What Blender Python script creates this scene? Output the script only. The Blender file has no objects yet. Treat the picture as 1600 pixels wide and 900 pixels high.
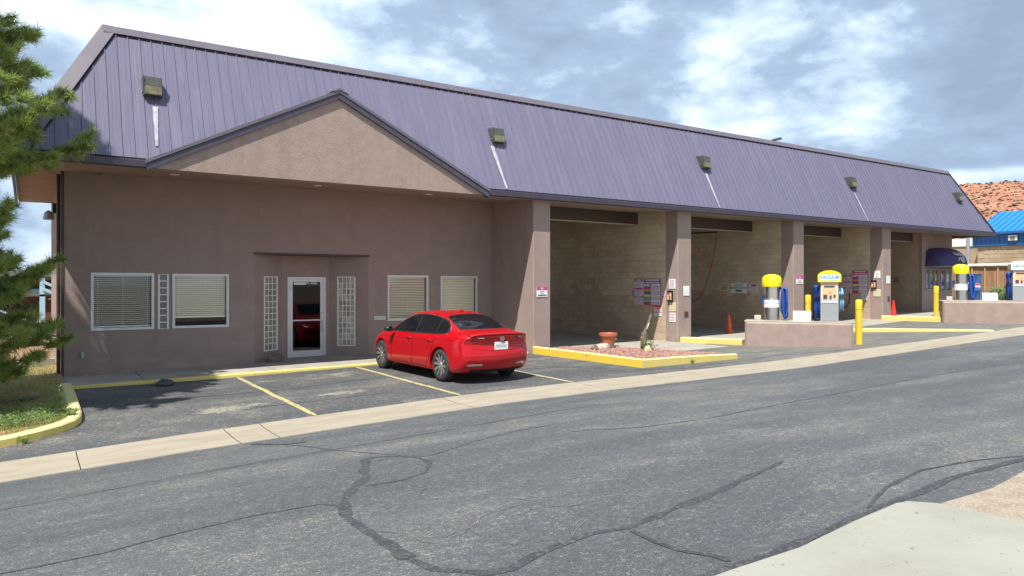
import bpy, bmesh, math, random
from mathutils import Vector, Matrix, noise
from mathutils.bvhtree import BVHTree

R = random.Random(7)
sc = bpy.context.scene
COL = sc.collection
# ------------------------------------------------------------------ camera, sky, sun, exposure
# world: X runs along the facade, Y into the building, Z up; the camera's eye is z = 0 (street about 1.65 m below)
cd = bpy.data.cameras.new("camera")
cam = bpy.data.objects.new("camera", cd)
COL.objects.link(cam)
cd.sensor_width = 36
cd.lens = 36 * 1140 / 1600
cd.shift_y = -0.0025
cd.clip_start = 0.05
cd.clip_end = 6000
cam.location = (0, 0, 0)
cam.rotation_euler = (math.radians(90), 0, math.radians(56.35 - 90))
sc.camera = cam

SUN_DIR = Vector((.50, .33, -1)).normalized()        # direction the light travels
sd = bpy.data.lights.new("sun", 'SUN')
sd.energy = 3.3
sd.angle = math.radians(.5)
sd.color = (1, .955, .88)
sun = bpy.data.objects.new("sun", sd)
COL.objects.link(sun)
sun.rotation_euler = SUN_DIR.to_track_quat('-Z', 'Y').to_euler()

sc.view_settings.view_transform = 'Standard'
sc.view_settings.look = 'None'
sc.view_settings.exposure = 1.10
sc.view_settings.gamma = 1
sc.cycles.diffuse_bounces = 8

wd = bpy.data.worlds.new("World")
sc.world = wd
wd.use_nodes = True


def build_world():
    nt = wd.node_tree
    N, L = nt.nodes, nt.links
    N.clear()
    out = N.new('ShaderNodeOutputWorld')
    sky = N.new('ShaderNodeTexSky')
    sky.sky_type = 'NISHITA'
    sky.sun_disc = False
    sky.sun_elevation = math.asin(-SUN_DIR.z)
    sky.sun_rotation = math.atan2(-SUN_DIR.x, -SUN_DIR.y)
    b1 = N.new('ShaderNodeBackground')
    b1.inputs[1].default_value = .085
    L.new(sky.outputs[0], b1.inputs[0])
    tc = N.new('ShaderNodeTexCoord')
    sep = N.new('ShaderNodeSeparateXYZ')
    L.new(tc.outputs['Generated'], sep.inputs[0])

    def mth(op, a, b=None, c=None):
        n = N.new('ShaderNodeMath')
        n.operation = op
        for i, q in enumerate((a, b, c)):
            if q is None:
                continue
            if isinstance(q, (int, float)):
                n.inputs[i].default_value = q
            else:
                L.new(q, n.inputs[i])
        return n.outputs[0]

    def mr(v, a, b, c, d):
        n = N.new('ShaderNodeMapRange')
        n.interpolation_type = 'SMOOTHSTEP'
        L.new(v, n.inputs[0])
        for i, q in enumerate((a, b, c, d)):
            n.inputs[i + 1].default_value = q
        return n.outputs[0]
    nrm = N.new('ShaderNodeVectorMath')
    nrm.operation = 'NORMALIZE'
    L.new(tc.outputs['Generated'], nrm.inputs[0])
    comb = N.new('ShaderNodeVectorMath')
    comb.operation = 'MULTIPLY'
    L.new(nrm.outputs[0], comb.inputs[0])
    comb.inputs[1].default_value = (1, 1, 2.1)

    def nz(scale, detail, rough, dist, off):
        mp = N.new('ShaderNodeMapping')
        mp.inputs['Location'].default_value = off
        L.new(comb.outputs[0], mp.inputs[0])
        n = N.new('ShaderNodeTexNoise')
        n.inputs['Scale'].default_value = scale
        n.inputs['Detail'].default_value = detail
        n.inputs['Roughness'].default_value = rough
        n.inputs['Distortion'].default_value = dist
        L.new(mp.outputs[0], n.inputs['Vector'])
        return n.outputs[0]

    def toward(px, py, inner, outer):
        th = math.radians(56.35)
        u, v = (px - 800) / 1140, (446 - py) / 1140
        d = Vector((math.cos(th) + u * math.sin(th), math.sin(th) - u * math.cos(th), v)).normalized()
        dp = N.new('ShaderNodeVectorMath')
        dp.operation = 'DOT_PRODUCT'
        nv = N.new('ShaderNodeVectorMath')
        nv.operation = 'NORMALIZE'
        L.new(tc.outputs['Generated'], nv.inputs[0])
        L.new(nv.outputs[0], dp.inputs[0])
        dp.inputs[1].default_value = d
        return mr(dp.outputs['Value'], math.cos(math.radians(outer)), math.cos(math.radians(inner)), 0, 1)
    n1 = nz(3.1, 9, .56, .12, (2.3, .7, 0))
    n2 = nz(8.0, 9, .60, .15, (5.1, 1.9, 0))
    v = mth('ADD', mth('MULTIPLY', n1, 1.25), mth('MULTIPLY', n2, 1.25))
    v = mth('ADD', v, -.90)
    # big cloud banks: bright sheet to the left, a cumulus mid right, dark rain cloud low on the right
    v = mth('ADD', v, mth('MULTIPLY', toward(150, 60, 3, 34), .42))
    v = mth('ADD', v, mth('MULTIPLY', toward(1240, 110, 1, 11), .30))
    v = mth('ADD', v, mth('MULTIPLY', toward(1440, 225, 1, 15), -.20))
    v = mth('ADD', v, mth('MULTIPLY', toward(1560, 30, 1, 13), -.04))
    v = mth('ADD', v, mth('MULTIPLY', toward(720, 70, 1, 12), -.10))
    v = mth('ADD', v, mth('MULTIPLY', toward(60, 390, 3, 15), -.55))
    # bright slit of clear sky along the horizon
    v = mth('ADD', v, mth('MULTIPLY', mr(sep.outputs[2], .124, .142, 1, 0), .45))
    ramp = N.new('ShaderNodeValToRGB')
    el = ramp.color_ramp.elements
    el[0].position = .10
    el[0].color = (.23, .30, .42, 1)
    el[1].position = 1.0
    el[1].color = (.80, .84, .86, 1)
    for p, c in ((.38, (.29, .38, .52, 1)), (.52, (.43, .54, .66, 1)), (.70, (.63, .73, .80, 1))):
        e = el.new(p)
        e.color = c
    L.new(v, ramp.inputs[0])
    b2 = N.new('ShaderNodeBackground')
    b2.inputs[1].default_value = .73
    L.new(ramp.outputs[0], b2.inputs[0])
    mix = N.new('ShaderNodeMixShader')
    n3 = nz(2.2, 5, .5, 0, (9.1, 4.2, 0))
    L.new(mr(n3, .30, .42, .90, 1.0), mix.inputs[0])
    L.new(b1.outputs[0], mix.inputs[1])
    L.new(b2.outputs[0], mix.inputs[2])
    L.new(mix.outputs[0], out.inputs[0])


build_world()

# ------------------------------------------------------------------ ground heights
ZP = [(-60, -2.8), (-30, -2.5), (-5, -2.2), (.6, -2.08), (3, -2.07), (6.7, -2.0), (9.4, -1.97), (12, -1.93), (15.6, -1.90), (17.8, -1.87), (22, -1.80), (24, -1.71), (27, -1.57), (30, -1.44), (33, -1.34), (36, -1.27), (40, -1.15), (60, -.8), (120, -.3)]
ZG = [(-60, -4.4), (-30, -3.3), (-5, -2.54), (-.3, -2.354), (2.07, -2.234), (4, -2.155), (6.7, -2.05), (9.4, -2.005), (12.3, -1.985), (15.6, -1.95), (18, -1.885), (20.2, -1.82), (24, -1.71), (28, -1.60), (30.2, -1.51), (40, -1.3), (60, -.9), (120, -.3)]
Z0 = [(-60, -3.2), (-30, -2.5), (-5, -1.85), (3.4, -1.67), (5.57, -1.645), (7.4, -1.62), (12, -1.55), (20, -1.42), (30, -1.2), (60, -.8), (120, -.2)]


def lerpk(K, x):
    if x <= K[0][0]:
        return K[0][1]
    for (a, b), (c, d) in zip(K, K[1:]):
        if x <= c:
            return b + (d - b) * (x - a) / (c - a)
    return K[-1][1]


def G(x, y):
    a, b, c = lerpk(Z0, x), lerpk(ZG, x), lerpk(ZP, x)
    if y <= 2.85:
        return a
    if y <= 10.65:
        return a + (b - .012 - a) * (y - 2.85) / 7.8
    if y <= 11.75:
        return b - .012 + .012 * (y - 10.65) / 1.1
    if y <= 17:
        return b + (c - b) * (y - 11.75) / 5.25
    return c


# ------------------------------------------------------------------ materials
MATS = {}


def M(name, c, rough=.6, metal=0., c2=None, scale=4., detail=5, lo=.35, hi=.65, bump=0., bscale=60., bdist=.01, coat=0., spec=.5, stretch=(1, 1, 1), rand=0., c3=None, scale3=30., lo3=.6, hi3=.75, emit=0., trans=0., alpha=1., island=False):
    m = bpy.data.materials.new(name)
    m.use_nodes = True
    nt = m.node_tree
    N, L = nt.nodes, nt.links
    p = N['Principled BSDF']
    p.inputs['Roughness'].default_value = rough
    p.inputs['Metallic'].default_value = metal
    p.inputs['Coat Weight'].default_value = coat
    p.inputs['Coat Roughness'].default_value = .04
    p.inputs['Specular IOR Level'].default_value = spec
    p.inputs['Transmission Weight'].default_value = trans
    p.inputs['Alpha'].default_value = alpha
    tc = N.new('ShaderNodeTexCoord')
    mp = N.new('ShaderNodeMapping')
    mp.inputs['Scale'].default_value = stretch
    geo = N.new('ShaderNodeNewGeometry')
    L.new(geo.outputs['Position'] if island or rand == 0 else tc.outputs['Object'], mp.inputs[0])
    col = None

    def noise_tex(s, d):
        n = N.new('ShaderNodeTexNoise')
        n.inputs['Scale'].default_value = s
        n.inputs['Detail'].default_value = d
        n.inputs['Roughness'].default_value = .6
        L.new(mp.outputs[0], n.inputs['Vector'])
        return n.outputs[0]

    def rng(v, a, b):
        n = N.new('ShaderNodeMapRange')
        n.interpolation_type = 'SMOOTHSTEP'
        L.new(v, n.inputs[0])
        n.inputs[1].default_value = a
        n.inputs[2].default_value = b
        return n.outputs[0]

    def mixc(f, a, b):
        n = N.new('ShaderNodeMix')
        n.data_type = 'RGBA'
        L.new(f, n.inputs[0])
        for i, q in ((6, a), (7, b)):
            if isinstance(q, tuple):
                n.inputs[i].default_value = (*q, 1)
            else:
                L.new(q, n.inputs[i])
        return n.outputs[2]
    col = c
    if c2:
        col = mixc(rng(noise_tex(scale, detail), lo, hi), c, c2)
    if c3:
        col = mixc(rng(noise_tex(scale3, 3), lo3, hi3), col, c3)
    if rand:
        oi = N.new('ShaderNodeObjectInfo')
        add = N.new('ShaderNodeMath')
        add.operation = 'ADD'
        L.new(oi.outputs['Random'], add.inputs[0])
        L.new(geo.outputs['Random Per Island'], add.inputs[1]) if island else None
        fr = N.new('ShaderNodeMath')
        fr.operation = 'FRACT'
        L.new(add.outputs[0], fr.inputs[0])
        mr = N.new('ShaderNodeMapRange')
        L.new(fr.outputs[0], mr.inputs[0])
        mr.inputs[3].default_value = 1 - rand
        mr.inputs[4].default_value = 1 + rand
        hs = N.new('ShaderNodeHueSaturation')
        L.new(mr.outputs[0], hs.inputs['Value'])
        if isinstance(col, tuple):
            hs.inputs['Color'].default_value = (*col, 1)
        else:
            L.new(col, hs.inputs['Color'])
        col = hs.outputs[0]
    if isinstance(col, tuple):
        p.inputs['Base Color'].default_value = (*col, 1)
    else:
        L.new(col, p.inputs['Base Color'])
    if emit:
        p.inputs['Emission Strength'].default_value = emit
        p.inputs['Emission Color'].default_value = (*c, 1)
    if bump:
        b = N.new('ShaderNodeBump')
        b.inputs['Strength'].default_value = bump
        b.inputs['Distance'].default_value = bdist
        L.new(noise_tex(bscale, 4), b.inputs['Height'])
        L.new(b.outputs[0], p.inputs['Normal'])
    MATS[name] = m
    return m


def asphalt(name, base, base2, pale, dens, spk=55., worn=False):
    """dark binder, worn paler bands along X, sand coloured aggregate showing in patches"""
    m = bpy.data.materials.new(name)
    m.use_nodes = True
    nt = m.node_tree
    N, L = nt.nodes, nt.links
    p = N['Principled BSDF']
    p.inputs['Roughness'].default_value = .82
    p.inputs['Specular IOR Level'].default_value = .3
    geo = N.new('ShaderNodeNewGeometry')

    def nz(scale, detail, st=(1, 1, 1), rough=.6):
        mp = N.new('ShaderNodeMapping')
        mp.inputs['Scale'].default_value = st
        L.new(geo.outputs['Position'], mp.inputs[0])
        n = N.new('ShaderNodeTexNoise')
        n.inputs['Scale'].default_value = scale
        n.inputs['Detail'].default_value = detail
        n.inputs['Roughness'].default_value = rough
        L.new(mp.outputs[0], n.inputs['Vector'])
        return n.outputs[0]

    def rng(v, a, b, c=0., d=1.):
        n = N.new('ShaderNodeMapRange')
        n.interpolation_type = 'SMOOTHSTEP'
        L.new(v, n.inputs[0])
        for i, q in enumerate((a, b, c, d)):
            n.inputs[i + 1].default_value = q
        return n.outputs[0]

    def mth(op, a, b):
        n = N.new('ShaderNodeMath')
        n.operation = op
        for i, q in enumerate((a, b)):
            if isinstance(q, (int, float)):
                n.inputs[i].default_value = q
            else:
                L.new(q, n.inputs[i])
        return n.outputs[0]

    def mixc(f, a, b):
        n = N.new('ShaderNodeMix')
        n.data_type = 'RGBA'
        L.new(f, n.inputs[0])
        for i, q in ((6, a), (7, b)):
            if isinstance(q, tuple):
                n.inputs[i].default_value = (*q, 1)
            else:
                L.new(q, n.inputs[i])
        return n.outputs[2]
    bands = nz(.5, 5, (.3, 1.5, 1))
    blot = nz(1.5, 6, (.75, 1.3, 1), .68)
    grain = nz(spk * 2.0, 2)
    spe = nz(spk, 2)
    clod = nz(spk * .36, 3, (.8, 1, 1), .7)
    c = mixc(rng(bands, .35, .65), base, base2)
    c = mixc(mth('MULTIPLY', rng(clod, .50, .72), .55), c, tuple(q * 1.75 for q in base2))
    c = mixc(mth('MULTIPLY', rng(clod, .48, .30), .55), c, tuple(q * .62 for q in base))
    c = mixc(mth('MULTIPLY', rng(grain, .45, .7), .6), c, tuple(q * 1.9 for q in base2))
    c = mixc(mth('MULTIPLY', rng(grain, .5, .28), .65), c, tuple(q * .4 for q in base))
    area = mth('MULTIPLY', rng(mth('ADD', mth('MULTIPLY', bands, .45), mth('MULTIPLY', blot, .60)), .46, .68, .12, 1.), dens)
    c = mixc(mth('MULTIPLY', area, .30), c, tuple(q * .62 for q in pale))
    th = mth('SUBTRACT', .632, mth('MULTIPLY', area, .115))
    f = rng(mth('SUBTRACT', mth('ADD', mth('MULTIPLY', spe, .72), mth('MULTIPLY', clod, .28)), th), -.015, .03)
    c = mixc(mth('MULTIPLY', f, .85), c, pale)
    if worn:
        sx = N.new('ShaderNodeSeparateXYZ')
        L.new(geo.outputs['Position'], sx.inputs[0])
        wf = rng(mth('ADD', sx.outputs[0], mth('MULTIPLY', mth('SUBTRACT', blot, .5), 18.)), 10.5, 17.5, 0., .62)
        c = mixc(wf, c, mixc(rng(nz(2.6, 5, (.5, 1.6, 1)), .36, .64), (.145, .142, .13), (.225, .212, .18)))
    L.new(c, p.inputs['Base Color'])
    b = N.new('ShaderNodeBump')
    b.inputs['Strength'].default_value = .55
    b.inputs['Distance'].default_value = .008
    L.new(mth('ADD', spe, grain), b.inputs['Height'])
    L.new(b.outputs[0], p.inputs['Normal'])
    MATS[name] = m
    return m


def glass(name, tint=(.8, .9, .85), gloss=.12):
    m = bpy.data.materials.new(name)
    m.use_nodes = True
    nt = m.node_tree
    N, L = nt.nodes, nt.links
    N.remove(N['Principled BSDF'])
    t = N.new('ShaderNodeBsdfTransparent')
    t.inputs[0].default_value = (*tint, 1)
    g = N.new('ShaderNodeBsdfGlossy')
    g.inputs['Roughness'].default_value = .02
    lw = N.new('ShaderNodeLayerWeight')
    lw.inputs[0].default_value = .25
    mr = N.new('ShaderNodeMapRange')
    L.new(lw.outputs['Fresnel'], mr.inputs[0])
    mr.inputs[3].default_value = gloss * .5
    mr.inputs[4].default_value = .55
    mx = N.new('ShaderNodeMixShader')
    L.new(mr.outputs[0], mx.inputs[0])
    L.new(t.outputs[0], mx.inputs[1])
    L.new(g.outputs[0], mx.inputs[2])
    L.new(mx.outputs[0], N['Material Output'].inputs[0])
    MATS[name] = m
    return m


STUCCO = M('stucco', (.345, .266, .238), .92, c2=(.315, .242, .216), scale=2.2, bump=.75, bscale=55, bdist=.012, spec=.2, c3=(.385, .302, .27), scale3=45, lo3=.5, hi3=.75)
STUCCO_DK = M('stucco_soffit', (.34, .265, .22), .92, c2=(.30, .23, .19), scale=3, bump=.4, bscale=60, spec=.15)
GABLE_ST = M('stucco_gable', (.385, .298, .258), .92, c2=(.335, .258, .224), scale=7, detail=9, bump=.7, bscale=52, bdist=.014, spec=.2, c3=(.42, .33, .285), scale3=34, lo3=.48, hi3=.7)
ROOFM = M('roof_metal', (.158, .148, .220), .42, .0, c2=(.142, .134, .203), scale=1.5, stretch=(6, .6, .6), rand=.02, spec=.45, bump=.12, bscale=1.6, bdist=.05, c3=(.172, .165, .228), scale3=.7, lo3=.5, hi3=.7)
ROOFCAP = M('roof_cap_metal', (.135, .120, .150), .45, .0, c2=(.152, .135, .166), scale=2, spec=.4)
FASCIA = M('fascia_metal', (.066, .060, .090), .45, .0, c2=(.080, .072, .108), scale=3, stretch=(2, 1, 1), spec=.4)
DARKGAP = M('closure_shadow_strip', (.012, .011, .02), .9)  # near-black strips paint the shade in gaps along caps and eave
CMU = M('concrete_block_face', (.60, .505, .375), .93, c2=(.53, .44, .32), scale=1.1, rand=.075, bump=.5, bscale=45, spec=.15, island=True, c3=(.53, .41, .30), scale3=.55, lo3=.55, hi3=.72)
CMU_RED = M('concrete_block_painted', (.50, .375, .275), .9, c2=(.45, .335, .245), scale=1.3, rand=.06, bump=.5, bscale=45, spec=.15, island=True, c3=(.54, .43, .32), scale3=.8, lo3=.55, hi3=.72)
MORTAR = M('mortar', (.40, .325, .245), .95)
BROWN = M('dark_brown_metal', (.060, .040, .036), .55, c2=(.07, .047, .042))
TRIMLIT = M('lit_door_seal', (.42, .34, .27), .6)  # pale colour stands in for light on the housing's lower trim
CONC = M('concrete', (.38, .355, .305), .9, c2=(.32, .295, .25), scale=1.6, bump=.35, bscale=70, spec=.2, c3=(.26, .235, .20), scale3=9, lo3=.62, hi3=.8)
GUTTERC = M('gutter_concrete', (.365, .32, .25), .9, c2=(.31, .27, .21), scale=2.5, stretch=(.5, 2, 1), bump=.5, bscale=80, spec=.2, c3=(.225, .195, .16), scale3=14, lo3=.6, hi3=.78)
APRON = M('pale_concrete', (.335, .328, .278), .9, c2=(.285, .277, .232), scale=1.1, detail=9, lo=.38, hi=.72, bump=.5, bscale=70, spec=.2, c3=(.20, .195, .16), scale3=18, lo3=.64, hi3=.74)
SANDY = M('sandy_ground', (.34, .285, .22), .95, c2=(.28, .225, .165), scale=5, bump=.8, bscale=60, spec=.15, c3=(.42, .37, .30), scale3=40, lo3=.52, hi3=.65)
SEALM = M('tar_seal', (.035, .038, .043), .85, c2=(.052, .055, .061), scale=7, bump=.5, bscale=50, c3=(.11, .108, .105), scale3=26, lo3=.52, hi3=.68)
CRACKM = M('dry_crack_fill', (.18, .16, .13), .95, c2=(.10, .10, .10), scale=14)
ASPH = asphalt('asphalt_road', (.064, .069, .075), (.098, .103, .108), (.265, .255, .225), .9, 52.)
LOT = asphalt('asphalt_lot', (.058, .062, .067), (.088, .092, .096), (.275, .255, .21), 1.0, 38., True)
YEL = M('yellow_kerb_paint', (.72, .57, .14), .75, c2=(.66, .54, .17), scale=3, c3=(.50, .43, .24), scale3=8, lo3=.6, hi3=.75, bump=.25, bscale=50)
YELTOP = M('yellow_kerb_paint_worn', (.70, .62, .27), .8, c2=(.60, .53, .27), scale=6, c3=(.42, .39, .28), scale3=20, lo3=.6, hi3=.72)
YELOLD = M('yellow_kerb_strong', (.76, .53, .045), .65, c2=(.70, .50, .07), scale=3, c3=(.24, .20, .06), scale3=7, lo3=.66, hi3=.76)
WASHED = asphalt('asphalt_washed_out', (.068, .071, .073), (.105, .105, .100), (.33, .305, .25), 2.0, 34.)
YLINE = M('yellow_line_paint', (.52, .44, .18), .8, c2=(.40, .36, .18), scale=9, c3=(.13, .13, .115), scale3=22, lo3=.52, hi3=.64)
DIRT = M('red_dirt', (.34, .20, .115), .95, c2=(.24, .15, .085), scale=2.5, bump=.6, bscale=25, c3=(.14, .13, .06), scale3=5, lo3=.5, hi3=.7)
LAND = M('dry_land', (.30, .23, .16), .95, c2=(.24, .20, .13), scale=.05, c3=(.20, .19, .11), scale3=.3)
ALU = M('window_aluminium', (.66, .67, .68), .38, .25, c2=(.60, .61, .62), scale=6)
GREYMET = M('grey_metal', (.38, .39, .40), .4, .3)
STEEL = M('stainless_steel', (.62, .60, .56), .22, .95, c2=(.5, .49, .46), scale=3, stretch=(1, 1, .2))
DARKROOM = M('dark_room', (.018, .019, .022), .9)  # near-black colour stands in for the gloom of unlit rooms
BLIND = M('blind_slat_grey', (.90, .93, .90), .6)
BLINDG = M('blind_slat_green', (.95, .94, .80), .6)
BLINDY = M('blind_slat_yellow', (.95, .92, .74), .6)
GLASS = glass('window_glass', (1, 1, .995), .03)
GLASSDK = glass('door_glass', (.16, .18, .19), .05)
GLASSDK2 = M('car_glass', (.008, .010, .013), .03, spec=.75)
GBLOCK = M('glass_block_body', (.20, .21, .15), .12, c2=(.36, .37, .27), scale=9, stretch=(1, 1, .4), rand=.25, spec=.8)
GBLOCKP = M('glass_block_pale', (.60, .54, .49), .12, c2=(.27, .245, .225), scale=10, stretch=(2.2, 1, .35), rand=.18, spec=.8)
GBLOCKD = M('glass_block_dark', (.10, .105, .11), .12, c2=(.17, .175, .17), scale=20, rand=.2, spec=.8)
GROUT = M('block_grout', (.80, .78, .70), .8)
WHITE = M('white_paint', (.80, .80, .78), .45, c2=(.74, .74, .72), scale=3)
WHITEG = M('white_plastic', (.66, .67, .68), .35)
CREAM = M('cream_board', (.66, .60, .40), .6, c2=(.60, .54, .36))
BLACK = M('black_plastic', (.016, .016, .018), .45)
RUBBER = M('tyre_rubber', (.030, .030, .032), .85, c2=(.045, .045, .046), scale=20)
YELCAP = M('yellow_plastic', (.88, .72, .012), .35)
YELPOST = M('yellow_post_paint', (.80, .56, .035), .5, c2=(.76, .50, .03), scale=4)
BLUEH = M('blue_hose', (.012, .050, .245), .45, c2=(.016, .070, .31), scale=40)
BLUEL = M('light_blue_hose', (.25, .58, .80), .4)
CARRED = M('red_car_paint', (.44, .0015, .007), .3, .0, coat=.6, spec=.3)
CARWHITE = M('white_car_paint', (.75, .76, .78), .3, coat=1.)
CHROME = M('chrome', (.75, .75, .76), .12, 1.)
LAMPRED = M('tail_lamp_red', (.10, .002, .004), .2, coat=.3)
LAMPDK = M('tail_lamp_smoked', (.008, .002, .003), .2, coat=.2)
LAMPCLR = M('tail_lamp_clear', (.55, .50, .50), .15, coat=1.)
RIMM = M('alloy_machined', (.62, .62, .63), .25, .85)
RIMDK = M('alloy_dark', (.05, .05, .053), .4, .5)
ORANGE = M('cone_orange', (.85, .13, .015), .5)
REDC = M('cone_red', (.72, .03, .018), .5)
TERRA = M('terracotta_plastic', (.46, .13, .055), .55, c2=(.40, .11, .05), scale=6)
GRAVEL = M('pink_gravel', (.30, .15, .12), .9, c2=(.40, .245, .195), scale=14, rand=.22, island=True)
GRAVELB = M('gravel_bed', (.27, .13, .10), .95, c2=(.38, .21, .17), scale=30, bump=1., bscale=45, bdist=.02)
ROCK = M('pale_rock', (.52, .47, .40), .9, c2=(.36, .29, .22), scale=9, bump=.6, bscale=25)
ROCKDK = M('black_rock', (.035, .037, .045), .55, c2=(.075, .078, .088), scale=14, bump=.8, bscale=30)
ROCKBR = M('brown_rock', (.22, .17, .13), .9, c2=(.13, .10, .08), scale=12, bump=.6, bscale=30)
WOODG = M('weathered_wood', (.19, .155, .12), .9, c2=(.10, .08, .065), scale=10, stretch=(3, 3, .5), bump=.6, bscale=40)
WOODB = M('bare_wood', (.62, .52, .38), .8)
FENCEW = M('fence_cedar', (.36, .205, .105), .85, c2=(.27, .15, .08), scale=5, stretch=(4, 4, .5), rand=.15, island=True)
BARK = M('pine_bark', (.12, .075, .05), .95, c2=(.07, .045, .03), scale=12, bump=.8, bscale=20)
NEEDLE = M('pine_needles', (.31, .42, .095), .5, c2=(.43, .50, .15), scale=2.5, c3=(.14, .21, .055), scale3=3.5, lo3=.52, hi3=.62, rand=.25, island=True)
NEEDLED = M('spruce_needles', (.040, .075, .030), .6, c2=(.065, .105, .045), scale=1.2, rand=.25, island=True)
GRASSM = M('grass_blades', (.27, .38, .075), .6, c2=(.38, .44, .12), scale=3, rand=.28, island=True, c3=(.36, .33, .14), scale3=2.2, lo3=.62, hi3=.75)
LEAF = M('weed_leaves', (.17, .28, .08), .6, c2=(.30, .39, .15), scale=9, rand=.25, island=True)
BLUEMET = M('blue_metal_roof', (.018, .195, .50), .35, c2=(.02, .22, .55), scale=2)
BLUEMET2 = M('blue_metal_wall', (.016, .115, .34), .4)
TANBLOCK = M('tan_block', (.42, .32, .215), .9, c2=(.35, .265, .175), scale=1.2, bump=.4, bscale=30, rand=.1, island=True)
BRICKR = M('red_brick_wall', (.20, .075, .05), .9, c2=(.14, .055, .04), scale=8, bump=.4, bscale=20)
PALEBLUE = M('pale_blue_paint', (.42, .62, .72), .5)
AWN = M('navy_awning', (.045, .036, .125), .6, c2=(.055, .042, .145), scale=3)
NAVY = M('navy_machine', (.012, .020, .065), .3)
MAGENTA = M('magenta_print', (.52, .06, .24), .5)
PURPLEP = M('purple_print', (.26, .12, .34), .5)
PINKP = M('pink_print', (.70, .42, .48), .5)
PALEP = M('pale_lilac_print', (.64, .58, .62), .5)
REDP = M('red_print', (.66, .04, .05), .5)
ORANGEP = M('orange_print', (.80, .26, .06), .5)
PEACHP = M('peach_print', (.80, .47, .27), .5)
BLUEP = M('blue_print', (.06, .10, .42), .5)
GREENP = M('green_print', (.12, .38, .19), .5)
TEALP = M('teal_print', (.25, .45, .50), .5)
YELP = M('yellow_print', (.80, .68, .12), .5)
INKP = M('ink_print', (.06, .06, .075), .5)
GREYP = M('grey_print', (.33, .35, .40), .5)
SKYP = M('sky_print', (.08, .33, .62), .5)
FIXT = M('fixture_green_metal', (.060, .070, .062), .5, c2=(.082, .092, .078), scale=8)
LENS = M('fixture_lens', (.22, .20, .115), .2, c2=(.13, .11, .05), scale=7, coat=.6)
STREAK = M('mineral_streak', (.46, .46, .50), .7, c2=(.33, .32, .39), scale=10, stretch=(1, 1, .4))
PEPR = M('logo_red', (.70, .025, .035), .4)
CUTW = M('tan_machine', (.50, .46, .38), .5)


def redrock():
    m = M('red_rock_hill', (.33, .135, .075), .95, c2=(.42, .215, .14), scale=.045, detail=8, c3=(.30, .115, .06), scale3=.09, lo3=.5, hi3=.66, bump=1., bscale=.12, bdist=4.)
    return m


def leafy(m, amt=.45):
    nt = m.node_tree
    N, L = nt.nodes, nt.links
    p = N['Principled BSDF']
    t = N.new('ShaderNodeBsdfTranslucent')
    if p.inputs['Base Color'].is_linked:
        L.new(p.inputs['Base Color'].links[0].from_socket, t.inputs[0])
    mx = N.new('ShaderNodeMixShader')
    mx.inputs[0].default_value = amt
    L.new(p.outputs[0], mx.inputs[1])
    L.new(t.outputs[0], mx.inputs[2])
    L.new(mx.outputs[0], N['Material Output'].inputs[0])


for q in (NEEDLE, NEEDLED, GRASSM, LEAF):
    leafy(q)
def weather(m, drip=.07, splash=(.40, .325, .285), z0=-2.0, z1=-1.1):
    """drip marks down the wall and pale scuffing near its foot"""
    nt = m.node_tree
    N, L = nt.nodes, nt.links
    p = N['Principled BSDF']
    src = p.inputs['Base Color'].links[0].from_socket
    geo = N.new('ShaderNodeNewGeometry')

    def nz(st, sc, de):
        mp = N.new('ShaderNodeMapping')
        mp.inputs['Scale'].default_value = st
        L.new(geo.outputs['Position'], mp.inputs[0])
        n = N.new('ShaderNodeTexNoise')
        n.inputs['Scale'].default_value = sc
        n.inputs['Detail'].default_value = de
        L.new(mp.outputs[0], n.inputs['Vector'])
        return n.outputs[0]

    def rng(v, a, b, c, d):
        n = N.new('ShaderNodeMapRange')
        n.interpolation_type = 'SMOOTHSTEP'
        L.new(v, n.inputs[0])
        for i, q in enumerate((a, b, c, d)):
            n.inputs[i + 1].default_value = q
        return n.outputs[0]
    hs = N.new('ShaderNodeHueSaturation')
    L.new(src, hs.inputs['Color'])
    L.new(rng(nz((5, 5, .22), 1.0, 5), .5, .75, 1, 1 - drip), hs.inputs['Value'])
    sp = N.new('ShaderNodeSeparateXYZ')
    L.new(geo.outputs['Position'], sp.inputs[0])
    ml = N.new('ShaderNodeMath')
    ml.operation = 'MULTIPLY'
    L.new(rng(sp.outputs[2], z1, z0, 0, .6), ml.inputs[0])
    L.new(rng(nz((1, 1, 1.4), 2.4, 6), .5, .66, 0, 1), ml.inputs[1])
    mx = N.new('ShaderNodeMix')
    mx.data_type = 'RGBA'
    L.new(ml.outputs[0], mx.inputs[0])
    L.new(hs.outputs[0], mx.inputs[6])
    mx.inputs[7].default_value = (*splash, 1)
    L.new(mx.outputs[2], p.inputs['Base Color'])


weather(STUCCO)
weather(GABLE_ST, .10, z0=-9, z1=-8)
HILLM = redrock()
SCRUB = M('hill_scrub', (.060, .062, .030), .9, c2=(.10, .095, .05), scale=.1)

# ------------------------------------------------------------------ mesh helpers
WM = {}          # world matrix of every object made here


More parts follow.
